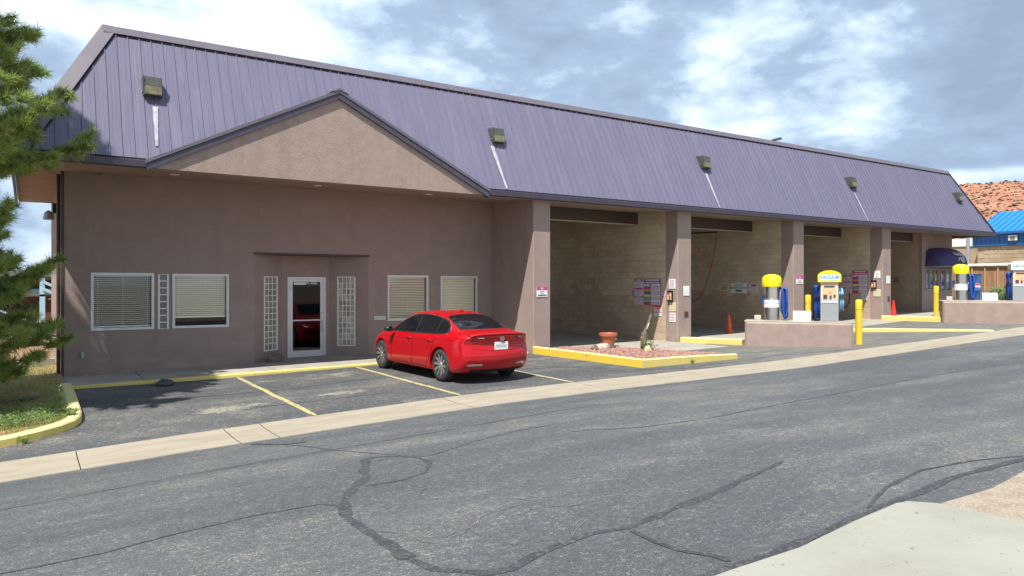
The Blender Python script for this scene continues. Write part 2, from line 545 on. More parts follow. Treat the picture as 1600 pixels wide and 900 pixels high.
class MB:
    def __init__(s, xf=None):
        s.v, s.f, s.mi = [], [], []
        s.xf = xf

    def P(s, p):
        p = Vector(p)
        if s.xf is not None:
            p = s.xf @ p
        s.v.append(p)
        return len(s.v) - 1

    def face(s, pts, mi=0):
        s.f.append([s.P(p) for p in pts])
        s.mi.append(mi)

    def idx(s, ids, mi=0):
        s.f.append(list(ids))
        s.mi.append(mi)

    def box(s, x0, x1, y0, y1, z0, z1, mi=0, bev=0.):
        if bev:
            return s.rbox(x0, x1, y0, y1, z0, z1, bev, mi)
        i = [s.P(p) for p in ((x0, y0, z0), (x1, y0, z0), (x1, y1, z0), (x0, y1, z0), (x0, y0, z1), (x1, y0, z1), (x1, y1, z1), (x0, y1, z1))]
        for q in ((0, 3, 2, 1), (4, 5, 6, 7), (0, 1, 5, 4), (1, 2, 6, 5), (2, 3, 7, 6), (3, 0, 4, 7)):
            s.idx([i[k] for k in q], mi)

    def rbox(s, x0, x1, y0, y1, z0, z1, b, mi=0):
        """box with chamfered edges"""
        X, Y, Z = (x0, x1), (y0, y1), (z0, z1)
        sg = (1, -1)
        vid = {}
        for a in (0, 1):
            for c in (0, 1):
                for d in (0, 1):
                    for ax in range(3):
                        p = [X[a], Y[c], Z[d]]
                        e = (a, c, d)
                        for k in range(3):
                            if k != ax:
                                p[k] += b * sg[e[k]]
                        vid[(a, c, d, ax)] = s.P(p)
        for ax in range(3):
            o = [k for k in range(3) if k != ax]
            for side in (0, 1):
                loop = []
                for u, w in ((0, 0), (1, 0), (1, 1), (0, 1)):
                    e = [0, 0, 0]
                    e[ax] = side
                    e[o[0]] = u
                    e[o[1]] = w
                    loop.append(vid[(*e, ax)])
                s.idx(loop, mi)
        for ax in range(3):
            o = [k for k in range(3) if k != ax]
            for u in (0, 1):
                for w in (0, 1):
                    e0 = [0, 0, 0]
                    e0[o[0]] = u
                    e0[o[1]] = w
                    e1 = list(e0)
                    e1[ax] = 1
                    s.idx([vid[(*e0, o[0])], vid[(*e1, o[0])], vid[(*e1, o[1])], vid[(*e0, o[1])]], mi)
        for a in (0, 1):
            for c in (0, 1):
                for d in (0, 1):
                    s.idx([vid[(a, c, d, k)] for k in range(3)], mi)

    def prism(s, poly, axis, a, b, mi=0):
        """poly: 2D points; extruded along axis from a to b ('x': poly is (y,z), 'y': (x,z), 'z': (x,y))"""
        def mk(p, t):
            return {'x': (t, p[0], p[1]), 'y': (p[0], t, p[1]), 'z': (p[0], p[1], t)}[axis]
        A = [s.P(mk(p, a)) for p in poly]
        B = [s.P(mk(p, b)) for p in poly]
        n = len(poly)
        s.idx(A[::-1], mi)
        s.idx(B, mi)
        for i in range(n):
            j = (i + 1) % n
            s.idx([A[i], A[j], B[j], B[i]], mi)

    def tube(s, path, r, n=8, mi=0, cap=True, flat=1.):
        path = [Vector(p) for p in path]
        rings = []
        up = Vector((0, 0, 1))
        for i, p in enumerate(path):
            t = (path[min(i + 1, len(path) - 1)] - path[max(i - 1, 0)])
            t = t.normalized() if t.length > 1e-9 else Vector((0, 0, 1))
            a = t.cross(up)
            if a.length < 1e-3:
                a = t.cross(Vector((1, 0, 0)))
            a.normalize()
            b = t.cross(a)
            rr = r[i] if isinstance(r, (list, tuple)) else r
            rings.append([s.P(p + a * (rr * math.cos(k * 2 * math.pi / n)) + b * (rr * flat * math.sin(k * 2 * math.pi / n))) for k in range(n)])
        for A, B in zip(rings, rings[1:]):
            for k in range(n):
                s.idx([A[k], A[(k + 1) % n], B[(k + 1) % n], B[k]], mi)
        if cap:
            s.idx(rings[0][::-1], mi)
            s.idx(rings[-1], mi)

    def lathe(s, prof, c=(0, 0, 0), n=24, axis='z', mi=0, jit=None):
        """prof: list of (radius, height)"""
        c = Vector(c)
        rings = []
        for r, h in prof:
            ring = []
            for k in range(n):
                a = k * 2 * math.pi / n
                u, w = r * math.cos(a), r * math.sin(a)
                o = {'z': (u, w, h), 'y': (u, h, w), 'x': (h, u, w)}[axis]
                ring.append(s.P(c + Vector(o)))
            rings.append(ring)
        for A, B in zip(rings, rings[1:]):
            for k in range(n):
                s.idx([A[k], A[(k + 1) % n], B[(k + 1) % n], B[k]], mi)
        s.idx(rings[0][::-1], mi)
        s.idx(rings[-1], mi)

    def grid(s, rows, mi=0, close=False):
        """rows: list of equal-length lists of points"""
        I = [[s.P(p) for p in r] for r in rows]
        for a, b in zip(I, I[1:]):
            m = len(a)
            for k in range(m if close else m - 1):
                s.idx([a[k], a[(k + 1) % m], b[(k + 1) % m], b[k]], mi)
        return I

    def mesh(s, name, M_, mats, smooth=False, fix=True):
        me = bpy.data.meshes.new(name)
        inv = M_.inverted()
        me.from_pydata([inv @ p for p in s.v], [], s.f)
        for m in (mats if isinstance(mats, (list, tuple)) else [mats]):
            me.materials.append(m)
        if any(s.mi):
            me.polygons.foreach_set('material_index', s.mi)
        if fix:
            bm = bmesh.new()
            bm.from_mesh(me)
            bmesh.ops.recalc_face_normals(bm, faces=bm.faces)
            bm.to_mesh(me)
            bm.free()
        if smooth:
            me.polygons.foreach_set('use_smooth', [True] * len(me.polygons))
            if smooth == 'angle':
                try:
                    me.set_sharp_from_angle(angle=math.radians(38))
                except Exception:
                    pass
        me.update()
        return me

    def build(s, name, mats, parent=None, org=None, smooth=False, fix=True, kind=None):
        if parent is not None:
            W = WM[parent]
        else:
            if org is None:
                xs = [p.x for p in s.v]
                ys = [p.y for p in s.v]
                zs = [p.z for p in s.v]
                org = ((min(xs) + max(xs)) / 2, (min(ys) + max(ys)) / 2, min(zs))
            W = Matrix.Translation(Vector(org))
        me = s.mesh(name, W, mats, smooth, fix)
        o = bpy.data.objects.new(name, me)
        COL.objects.link(o)
        if parent is not None:
            o.parent = parent
            WM[o] = W.copy()
        else:
            o.matrix_world = W
            WM[o] = W
        if kind:
            o['kind'] = kind
        return o


def tag(o, label, cat, group=None):
    o['label'] = label
    o['category'] = cat
    if group:
        o['group'] = group
    return o


def empty(name, loc, label=None, cat=None, group=None):
    o = bpy.data.objects.new(name, None)
    o.empty_display_size = .2
    o.location = loc
    COL.objects.link(o)
    WM[o] = Matrix.Translation(Vector(loc))
    if label:
        tag(o, label, cat, group)
    return o


def copy_tree(o, parent=None, loc=None, label=None):
    c = o.copy()
    COL.objects.link(c)
    if parent is not None:
        c.parent = parent
    if loc is not None:
        c.location = loc
    if label:
        c['label'] = label
    for ch in list(o.children):
        copy_tree(ch, c)
    return c


def frame(x, y, z, ang):
    return Matrix.Translation((x, y, z)) @ Matrix.Rotation(ang, 4, 'Z')


def text(name, s, size, mat, parent, mtx, align='CENTER', ext=.001, bold=0., shear=0.):
    cu = bpy.data.curves.new(name, 'FONT')
    cu.body = s
    cu.size = size
    cu.align_x = align
    cu.align_y = 'CENTER'
    cu.extrude = ext
    cu.offset = bold
    cu.shear = shear
    tmp = bpy.data.objects.new(name + '_tmp', cu)
    COL.objects.link(tmp)
    bpy.context.view_layer.update()
    dg = bpy.context.evaluated_depsgraph_get()
    me = bpy.data.meshes.new_from_object(tmp.evaluated_get(dg))
    bpy.data.objects.remove(tmp)
    bpy.data.curves.remove(cu)
    me.transform(WM[parent].inverted() @ mtx)
    me.materials.clear()
    me.materials.append(mat)
    o = bpy.data.objects.new(name, me)
    COL.objects.link(o)
    o.parent = parent
    WM[o] = WM[parent].copy()
    return o


def basis(o, u, n):
    """matrix with local x = u (right as read), local y = up, local z = n (towards the reader)"""
    u, n = Vector(u).normalized(), Vector(n).normalized()
    v = n.cross(u)
    return Matrix(((u.x, v.x, n.x, o[0]), (u.y, v.y, n.y, o[1]), (u.z, v.z, n.z, o[2]), (0, 0, 0, 1)))


# ------------------------------------------------------------------ the ground
def sheet(name, xs, ys, mat, off=0., kind='structure', jx=None):
    mb = MB()
    mb.grid([[(x, y, G(x, y) + off) for x in xs] for y in ys])
    o = mb.build(name, mat, kind=kind, fix=False)
    return o


def frange(a, b, n):
    return [a + (b - a) * i / n for i in range(n + 1)]


far_x = [-1500, -800, -400, -200, -120] + frange(-60, 60, 60) + [80, 120, 200, 400, 800, 1500]
far_y = [-1500, -600, -200, -80, -30, -10, 0, 2.85, 10.65, 11.75, 17, 17.5, 30, 60, 120, 300, 800, 1500]
sheet('ground', far_x, far_y, LAND, -.12)
KX = {k for K in (ZP, ZG, Z0) for k, _ in K}
sheet('road', sorted(set(frange(-60, 120, 180)) | KX), [2.55] + frange(2.85, 10.66, 10), ASPH)
lot = sheet('parking_lot', sorted({x for x in set(frange(-30, 60, 120)) | KX if -30 <= x <= 60}), frange(11.75, 17.0, 6) + [17.06], LOT)
# concrete valley gutter, cast in separate lengths
gut = empty('gutter', (0, 11.2, -2.3))
gut['kind'] = 'structure'
gj = [-14, -9.5, -5.2, -2.4, .57, 2.51, 3.05, 6.3, 9.4, 12.5, 15.6, 18.7, 21.8, 24.9, 28, 31, 34, 37, 40, 46, 52, 60]
for a, b in zip(gj, gj[1:]):
    mb = MB()
    n = max(2, int((b - a) / .5))
    rows = []
    for y, dz in ((10.62, -.10), (10.64, .004), (10.95, -.004), (11.25, -.006), (11.55, 0), (11.76, .012), (11.79, -.10)):
        rows.append([(x, y + (.03 * noise.noise((x * 1.3, y, 3)) if y < 10.7 else 0), G(x, y) + dz + .008) for x in frange(a + .006, b - .006, n)])
    mb.grid(rows)
    mb.build('gutter_slab', GUTTERC, gut)
# street side: pale concrete drive and sandy verge
mb = MB()
edge = [(-3, 2.84), (.5, 2.80), (3.39, 2.82), (4.04, 2.81), (4.76, 2.90), (5.08, 2.93), (5.44, 2.96), (5.55, 2.93), (5.66, 2.77)]
mb.grid([[(x, y, G(x, y) + .02) for x, y in edge], [(x + (.02 if i == 8 else 0), y - .3, G(x, y) + .024) for i, (x, y) in enumerate(edge)], [(x + (.15 if i == 8 else 0), -4, G(x, 0) + .024) for i, (x, y) in enumerate(edge)]])
mb.grid([[(x, y, G(x, y) - .05) for x, y in edge], [(x, y, G(x, y) + .02) for x, y in edge]])
mb.build('concrete_drive', APRON, kind='structure')
edge2 = [(5.66, 2.77), (6.43, 2.73), (7.21, 2.81), (9, 2.8), (13, 2.85), (20, 2.85), (40, 2.85)]
mb = MB()
mb.grid([[(x, y + .03, G(x, y) - .02) for x, y in edge2], [(x, y, G(x, y) + .012) for x, y in edge2], [(x + (.02 if i == 0 else 0), y - .3, G(x, y) + .016) for i, (x, y) in enumerate(edge2)], [(x + (.15 if i == 0 else 0), -4, G(x, 0) + .016) for i, (x, y) in enumerate(edge2)]])
mb.build('sandy_verge', SANDY, kind='structure')


def ribbon(name, pts, w, mat, parent, off=.004, jag=.35, sub=6):
    """a ragged band laid on the ground along pts"""
    P = []
    for (a, b) in zip(pts, pts[1:]):
        for k in range(sub):
            t = k / sub
            P.append((a[0] + (b[0] - a[0]) * t, a[1] + (b[1] - a[1]) * t))
    P.append(pts[-1])
    rows = [[], []]
    for i, p in enumerate(P):
        q0, q1 = P[max(i - 1, 0)], P[min(i + 1, len(P) - 1)]
        d = Vector((q1[0] - q0[0], q1[1] - q0[1], 0))
        d.normalize() if d.length else None
        nrm = Vector((-d.y, d.x, 0))
        ww = w * (1 + jag * noise.noise((p[0] * 4, p[1] * 4, w * 9)) * 2)
        if i in (0, len(P) - 1):
            ww *= .2
        wob = .25 * w * noise.noise((p[0] * 3, p[1] * 3, 8.3))
        for s, sg in ((0, 1), (1, -1)):
            x, y = p[0] + nrm.x * (sg * ww / 2 + wob), p[1] + nrm.y * (sg * ww / 2 + wob)
            rows[s].append((x, y, G(x, y) + off))
    mb = MB()
    mb.grid(rows)
    return mb.build(name, mat, parent, fix=False)


seals = empty('road_seals', (4, 6, -1.9))
seals['kind'] = 'structure'
PA = [(2.66, 10.41), (3.03, 9.73), (3.23, 8.95), (3.55, 8.09), (3.73, 7.69), (3.85, 7.55), (4.07, 7.62), (4.7, 7.93), (5.41, 8.13), (6.08, 8.16)]
PA2 = [(5.9, 7.5), (6.17, 7.38), (6.69, 7.03), (7.75, 6.88), (10.83, 7.09), (13.4, 7.3), (15.91, 7.35), (18.42, 7.18), (26, 7.2)]
PB = [(3.29, 8.01), (3.03, 7.4), (2.91, 7.08), (2.58, 6.65), (2.3, 6.12), (2.18, 5.67), (2.17, 5.24), (2.13, 4.8), (2.1, 4.36), (2.14, 4.08), (2.34, 3.79), (2.5, 3.76), (2.72, 3.86), (3.1, 3.94), (3.29, 3.96), (3.58, 3.89), (3.89, 3.94), (4.08, 4.0), (4.8, 4.13), (5.18, 4.24), (6.2, 4.5)]
PC = [(3.29, 8.01), (3.43, 8.0), (3.73, 7.69), (3.72, 7.22), (3.43, 6.77), (3.11, 6.63), (2.73, 6.67)]
PD = [(-2.2, 6.0), (-.15, 6.2), (.45, 6.18), (.94, 6.31), (1.62, 6.39), (2.17, 6.32), (2.3, 6.06)]
PE = [(1.5, 2.87), (3.42, 2.87), (3.77, 2.87), (4.09, 2.88), (4.86, 2.96), (5.49, 3.02), (6.74, 3.10), (7.84, 3.02), (10, 2.95), (16, 2.93)]
PE2 = [(5.2, 3.05), (5.9, 3.3), (6.7, 3.42), (7.4, 3.3), (7.9, 3.08)]
PF = [(3.57, 3.84), (3.5, 3.56), (3.48, 3.3), (3.55, 3.1), (3.55, 2.95)]
for i, (p, w) in enumerate(((PA, .045), (PA2, .05), (PB[:9], .115), (PB[8:], .085), (PC, .06), (PD, .03), (PE, .09), (PE2, .035), (PF, .06), ([(2.6, 10.5), (2.9, 10.0), (3.2, 9.9)], .10), ([(-2, 8.6), (1.5, 8.9), (4.5, 9.0), (8, 9.2)], .02))):
    ribbon('tar_seal', p, w * .85, SEALM, seals, .002 + .0004 * i, .38, 9)
# fine dry alligator cracks inside the loop
RC = random.Random(3)
for k in range(14):
    x, y = RC.uniform(2.35, 3.6), RC.uniform(4.1, 6.4)
    a = RC.uniform(0, 6.28)
    p = [(x, y)]
    for j in range(RC.randint(3, 6)):
        a += RC.uniform(-.7, .7)
        x += .13 * math.cos(a)
        y += .13 * math.sin(a)
        p.append((x, y))
    ribbon('dry_crack', p, .006, CRACKM, seals, .0065, .8, 3)
for p in ([(2.0, 15.0), (4.2, 14.7), (6.3, 14.9)], [(9.3, 14.4), (12.1, 13.5)], [(9.6, 15.4), (12, 12.6), (13.5, 11.9)], [(3.0, 13.2), (6.2, 13.0)], [(13, 12.2), (17, 12.5), (20, 12.0)], [(16, 13.6), (18.2, 13.2)]):
    ribbon('tar_seal', p, .03, SEALM, seals, .004)
for c0, rx_, ry_, sd_ in (((5.3, 15.9), .95, .38, 1), ((1.9, 15.1), .55, .25, 2), ((3.0, 13.4), .6, .3, 3), ((5.2, 13.6), .5, .22, 4)):
    mb = MB()
    cen = mb.P((c0[0], c0[1], G(*c0) + .0035))
    ring = []
    for k in range(48):
        a = k * math.tau / 48
        f = 1 + .9 * noise.noise((math.cos(a) * 2.2, math.sin(a) * 2.2, sd_)) + .5 * noise.noise((math.cos(a) * 7, math.sin(a) * 7, sd_))
        x, y = c0[0] + rx_ * f * math.cos(a), c0[1] + ry_ * f * math.sin(a)
        ring.append(mb.P((x, y, G(x, y) + .0035)))
    for k in range(48):
        mb.idx([cen, ring[k], ring[(k + 1) % 48]])
    mb.build('washed_out_patch', WASHED, lot, fix=False)
# painted bay lines
for a, b in (((3.92, 16.98), (3.99, 11.84)), ((6.72, 17.0), (6.74, 11.84)), ((9.52, 17.0), (9.41, 11.84))):
    pts = [(a[0] + (b[0] - a[0]) * i / 8, a[1] + (b[1] - a[1]) * i / 8) for i in range(9)]
    o = ribbon('painted_line', pts, .10, YLINE, lot, .005, .06, 3)


def kerb(name, path, w, h, mats, label=None, side=1, base=.15, sub=1):
    """path: outer edge points (x, y); w: width to the left of travel (side=1); h: height or heights; faces: side then worn top"""
    mb = MB()
    rows = []
    n = len(path)
    for i, p in enumerate(path):
        q0, q1 = path[max(i - 1, 0)], path[min(i + 1, n - 1)]
        d = Vector((q1[0] - q0[0], q1[1] - q0[1], 0)).normalized()
        nr = Vector((-d.y, d.x, 0)) * side
        hh = h[i] if isinstance(h, (list, tuple)) else h
        g = G(*p)
        c = .025
        prof = [(0, -base), (0, hh - c), (c, hh), (w - c, hh), (w, hh - c), (w, -base)]
        rows.append([(p[0] + nr.x * s, p[1] + nr.y * s, g + z) for s, z in prof])
    I = mb.grid(rows)
    for r in range(len(mb.f)):
        k = r % 5
        mb.mi[r] = 1 if k in (1, 2, 3) else 0
    mb.idx(I[0][::-1], 0)
    mb.idx(I[-1], 0)
    return mb.build(name, mats, smooth=False, kind='structure')


def dens(path, step=.3):
    P = []
    for a, b in zip(path, path[1:]):
        n = max(1, int(math.dist(a, b) / step))
        P += [(a[0] + (b[0] - a[0]) * i / n, a[1] + (b[1] - a[1]) * i / n) for i in range(n)]
    return P + [path[-1]]


KL = [(.76, 17.06), (.77, 15.5), (.77, 14.1), (.74, 13.7), (.64, 13.38), (.46, 13.14), (.2, 12.93), (-.12, 12.74), (-.5, 12.6), (-1.2, 12.42), (-3, 12.2), (-9, 12.0)]
kerb('bed_kerb', KL, .2, .13, [YEL, YELTOP], side=-1)
# planting bed inside it
mb = MB()
inner = []
for i, p in enumerate(KL):
    q0, q1 = KL[max(i - 1, 0)], KL[min(i + 1, len(KL) - 1)]
    d = Vector((q1[0] - q0[0], q1[1] - q0[1], 0)).normalized()
    inner.append((p[0] + d.y * .19, p[1] - d.x * .19))
front = [q for q in inner if q[0] < .5 or q is inner[2]][::-1]
front = sorted(set([(x, y) for x, y in inner[3:]] + [(.575, 13.75)]))
cols = [(-9, 12.2)] + [f for f in front if f[0] > -8.8]


def bedz(x, y):
    return lerpk(ZP, x) * min(1, max(0, (y - 12) / 5)) + lerpk(ZG, x) * (1 - min(1, max(0, (y - 12) / 5))) + .105 + .035 * noise.noise((x * 1.1, y * 1.1, 0))


rows = []
for k in range(25):
    t = (k / 24) ** 1.5
    rows.append([(x, y0 + (34 - y0) * t, bedz(x, y0 + (34 - y0) * t)) for x, y0 in cols])
mb.grid(rows)
mb.build('bed_soil', DIRT, kind='structure', fix=False)
# strip of soil between bed and wall beyond the kerb
mb = MB()
mb.grid([[(.5, y, bedz(.5, y) - .002), (.66, y, bedz(.5, y) - .002)] for y in frange(17.1, 34, 10)])
mb.build('soil_strip', DIRT, kind='structure', fix=False)

# sidewalk along the office wall, slabs with a yellow front edge
SWZ = [(.6, -2.035), (4, -1.985), (8, -1.935), (12.2, -1.89)]
walk = empty('sidewalk', (6, 18, -2.0))
walk['kind'] = 'structure'
sj = [.66, 2.1, 3.5, 4.85, 6.4, 7.93, 9.3, 10.7, 12.0]
for a, b in zip(sj, sj[1:]):
    mb = MB()
    xs = frange(a + .008, b - .008, 3)
    yb = 19.95 if a > 4.5 and b < 8 else 19.14
    rows = [[(x, y, (lerpk(SWZ, x) if dz is None else G(x, 17) + dz)) for x in xs] for y, dz in ((17.18, -.1), (17.18, None), (yb, None), (yb, -.1))]
    mb.grid(rows)
    mb.box(a, b, 17.1, 17.15, -2.3, G((a + b) / 2, 17) - .02)
    mb.build('sidewalk_slab', CONC, walk)
mb = MB()
rows = []
for x in frange(.76, 11.9, 22):
    z = lerpk(SWZ, x) + .003
    rows.append([(x, 17.03 + .004 * noise.noise((x * 5, 0, 0)), G(x, 17) - .1), (x, 17.035, z - .015), (x, 17.05, z), (x, 17.175, z + .001), (x, 17.178, z - .1)])
mb.grid(rows)
mb.build('painted_edge', YEL, walk)

# bay floors (concrete) in front of and inside the wash bays
mb = MB()
mb.grid([[(x, y, G(x, max(y, 16.9)) + .012 if y > 16.5 else G(x, y) + .010) for x in frange(12.62, 40.5, 40)] for y in (15.9, 16.4, 17, 19, 22, 27)])
mb.build('bay_floor', CONC, kind='structure', fix=False)
mb = MB()
mb.grid([[(x, y, G(x, y) + .008) for x in frange(12.9, 17.9, 10)] for y in (14.9, 15.5, 15.91)])
mb.build('bay_apron', CONC, kind='structure', fix=False)

# kerbs that divide the wash lanes
kerb('lane_kerb', dens([(17.85, 16.95), (18.2, 16.0), (18.55, 14.95)]), .32, .17, [YEL, YELTOP])
kerb('lane_kerb', dens([(24.05, 16.85), (24.7, 15.05), (26.2, 13.4), (27.95, 11.80)], .5), .3, [.15, .15, .15, .15, .13, .13, .11, .1, .09, .08, .06, .05, .04, .03][:len(dens([(24.05, 16.85), (24.7, 15.05), (26.2, 13.4), (27.95, 11.80)], .5))], [YEL, YELTOP])
kerb('lane_kerb', dens([(29.62, 16.75), (30.0, 15.8), (30.40, 14.7)]), .4, .2, [YEL, YELTOP])

# ------------------------------------------------------------------ the car wash building
YE, ZE = 16.66, 2.42           # eave: fascia bottom
YR, ZR = 18.17, 5.65           # ridge of the mansard
XL, XLr = -.22, 1.41
XR, XRr = 39.56, 38.05
bld = empty('car_wash_building', (20, 19, -2.0), 'long brown stucco car wash with purple metal mansard roof and four drive-in bays', 'building')


def soff(y):
    return 2.43 + .055 * (min(y, 19.4) - 16.88)


def wall_holes(mb, x0, x1, z0, z1, holes, y, depth):
    """front wall face at y with rectangular openings and reveals going back by depth"""
    xs = sorted({x0, x1, *[h[0] for h in holes], *[h[1] for h in holes]})
    zs = sorted({z0, z1, *[h[2] for h in holes], *[h[3] for h in holes]})
    for a, b in zip(xs, xs[1:]):
        for c, d in zip(zs, zs[1:]):
            if any(h[0] <= a and b <= h[1] and h[2] <= c and d <= h[3] for h in holes):
                continue
            mb.face([(a, y, c), (b, y, c), (b, y, d), (a, y, d)])
    for a, b, c, d in holes:
        mb.face([(a, y, c), (a, y + depth, c), (a, y + depth, d), (a, y, d)])
        mb.face([(b, y, c), (b, y, d), (b, y + depth, d), (b, y + depth, c)])
        mb.face([(a, y, d), (a, y + depth, d), (b, y + depth, d), (b, y, d)])
        mb.face([(a, y, c), (b, y, c), (b, y + depth, c), (a, y + depth, c)])


YW = 19.1
WIN = [(1.23, 2.51, -1.02, .28), (2.93, 4.20, -1.02, .27), (8.50, 9.76, -.99, .28), (10.19, 11.43, -.99, .27)]
STRIP = (2.61, 2.83, -1.04, .27)
ALC = (4.83, 7.925, -2.4, .84)
mb = MB()
wall_holes(mb, .65, 11.99, -2.4, 2.62, WIN + [STRIP], YW, .16) if False else None
# alcove opening reveals are made by the splayed walls, so it is cut out without reveals
xs_h = WIN + [STRIP]
wall_holes(mb, .65, ALC[0], -2.4, 2.62, [h for h in xs_h if h[1] < ALC[0]], YW, .16)
wall_holes(mb, ALC[1], 11.99, -2.4, 2.62, [h for h in xs_h if h[0] > ALC[1]], YW, .16)
mb.face([(ALC[0], YW, ALC[3]), (ALC[1], YW, ALC[3]), (ALC[1], YW, 2.62), (ALC[0], YW, 2.62)])
mb.build('office_wall', STUCCO, bld, fix=False)
A0, A1, A2, A3 = Vector((4.83, 19.1, 0)), Vector((5.75, 19.85, 0)), Vector((7.05, 19.85, 0)), Vector((7.925, 19.1, 0))
mb = MB()
DOOR = (5.90, 6.94, -2.0, .225)


def vquad(mb, p, q, z0, z1):
    mb.face([(p.x, p.y, z0), (q.x, q.y, z0), (q.x, q.y, z1), (p.x, p.y, z1)])


def splay(mb, p, q, s0, s1, z0, z1):
    """a splayed wall from p to q with an opening s0..s1 (metres along it), z0..z1, with reveals"""
    d = (q - p).normalized()
    L = (q - p).length
    a, b = p + d * s0, p + d * s1
    nb = Vector((-d.y, d.x, 0)) * .1
    vquad(mb, p, a, -2.4, .84)
    vquad(mb, b, q, -2.4, .84)
    vquad(mb, a, b, -2.4, z0)
    vquad(mb, a, b, z1, .84)
    vquad(mb, a, a + nb, z0, z1)
    vquad(mb, b, b + nb, z0, z1)
    mb.face([(a.x, a.y, z1), (b.x, b.y, z1), (*(b + nb).xy, z1), (*(a + nb).xy, z1)])
    mb.face([(a.x, a.y, z0), (b.x, b.y, z0), (*(b + nb).xy, z0), (*(a + nb).xy, z0)])
    return a, b, d


la = splay(mb, A0, A1, .40, .97, -1.72, .24)
ra = splay(mb, A2, A3, .255, .765, -1.69, .25)
wall_holes(mb, A1.x, A2.x, -2.4, .84, [(DOOR[0], DOOR[1], -2.39, DOOR[3])], 19.85, .06)
mb.build('entry_alcove', STUCCO, bld, fix=False)
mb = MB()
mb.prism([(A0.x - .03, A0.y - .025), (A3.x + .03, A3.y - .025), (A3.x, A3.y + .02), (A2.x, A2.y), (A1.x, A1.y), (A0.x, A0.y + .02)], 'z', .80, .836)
mb.build('alcove_canopy', M('canopy_shade_line', (.10, .072, .062), .9), bld)  # colour darkened to paint the shade line under the alcove top
# wing wall, columns
COLX = [(11.96, 12.57), (17.76, 18.40), (23.89, 24.53), (29.93, 30.58)]
mb = MB()
x0, x1 = COLX[0]
mb.grid([[(x0, 19.2, z), (x0, 16.90, z), (x0 + .02, 16.88, z), (x1 - .02, 16.88, z), (x1, 16.90, z), (x1, 27, z)] for z in (-2.4, 2.62)])
mb.build('bay_pier', STUCCO, bld)
for x0, x1 in COLX[1:]:
    mb = MB()
    mb.grid([[(x0, 17.42, z), (x0, 16.90, z), (x0 + .02, 16.88, z), (x1 - .02, 16.88, z), (x1, 16.90, z), (x1, 17.42, z)] for z in (-2.4, 2.60)], close=True)
    mb.build('bay_pier', STUCCO, bld)
# coin tray recesses: small dark boxes set into the pier fronts
for x0, x1, z0, z1 in ((18.04, 18.24, -1.04, -.86), (30.27, 30.45, -.65, -.46)):
    mb = MB()
    mb.box(x0, x1, 16.865, 16.90, z0, z1)
    o = mb.build('coin_recess', BROWN, bld)
    mb = MB()
    mb.box(x0 - .02, x1 + .02, 16.86, 16.879, z1, z1 + .02)
    mb.box(x0 - .02, x0, 16.86, 16.879, z0, z1)
    mb.box(x1, x1 + .02, 16.86, 16.879, z0, z1)
    mb.build('recess_frame', STUCCO, o)
# right-hand room: front wall and end wall
mb = MB()
wall_holes(mb, 35.9, 38.8, -2.2, 2.62, [(36.2, 37.5, -.22, .82), (37.6, 38.76, -.29, .82)], 18.3, .2)
mb.face([(38.8, 18.3, -2.2), (38.8, 27, -2.2), (38.8, 27, 2.62), (38.8, 18.3, 2.62)])
mb.face([(35.9, 18.3, -2.2), (35.9, 18.3, 2.62), (35.9, 18.45, 2.62), (35.9, 18.45, -2.2)])
mb.build('vending_room_wall', STUCCO, bld, fix=False)
mb = MB()
mb.box(36.1, 38.79, 18.52, 18.56, -1.2, 1.2)
mb.build('recess_back', DARKROOM, bld)
mb = MB()
mb.face([(.65, 19.1, -2.5), (.65, 27, -2.5), (.65, 27, 2.62), (.65, 19.1, 2.62)])
wall_holes(mb, .65, 38.8, -2.5, 5.2, [(a + .4, b - .4, -2.45, 2.0) for a, b in ((12.57, 17.76), (18.40, 23.89), (24.53, 29.93), (30.58, 35.9))], 27, .3)  # unseen rear bay openings, shaped to let daylight into the bays
mb.build('rear_wall', STUCCO, bld, fix=False)
mb = MB()
mb.box(.64, .70, 19.085, 19.16, -2.4, 2.6)
mb.build('corner_trim', BROWN, bld)
# rooms behind the office windows (their darkness is painted into the lining)
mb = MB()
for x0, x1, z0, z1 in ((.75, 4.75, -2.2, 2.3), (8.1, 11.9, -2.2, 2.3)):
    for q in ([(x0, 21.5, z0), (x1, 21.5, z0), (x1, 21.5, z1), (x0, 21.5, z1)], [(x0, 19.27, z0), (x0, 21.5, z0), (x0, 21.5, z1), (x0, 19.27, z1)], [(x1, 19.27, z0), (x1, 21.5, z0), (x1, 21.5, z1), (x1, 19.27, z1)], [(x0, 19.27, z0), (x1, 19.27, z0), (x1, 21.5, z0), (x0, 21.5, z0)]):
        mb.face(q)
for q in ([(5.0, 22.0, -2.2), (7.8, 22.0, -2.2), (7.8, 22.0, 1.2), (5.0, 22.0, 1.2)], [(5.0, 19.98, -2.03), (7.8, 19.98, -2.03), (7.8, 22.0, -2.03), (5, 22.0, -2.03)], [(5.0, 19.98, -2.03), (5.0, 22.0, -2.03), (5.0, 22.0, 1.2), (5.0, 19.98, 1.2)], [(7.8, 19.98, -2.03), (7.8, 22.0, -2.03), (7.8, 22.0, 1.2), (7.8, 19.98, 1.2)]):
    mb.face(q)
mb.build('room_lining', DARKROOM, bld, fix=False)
# soffit
mb = MB()
mb.grid([[(x, y, soff(y)) for x in (XL + .03, 39.53)] for y in (YE - .02, 17.5, 18.3, 19.4, 27)])
mb.build('soffit', STUCCO_DK, bld, fix=False)
for x, y in ((2.75, 17.7), (6.0, 17.7), (9.1, 17.7)):
    mb = MB()
    mb.lathe([(.10, soff(y) - .012), (.10, soff(y) + .01)], (x, y, 0), 16)
    mb.build('recessed_light', WHITE, bld)
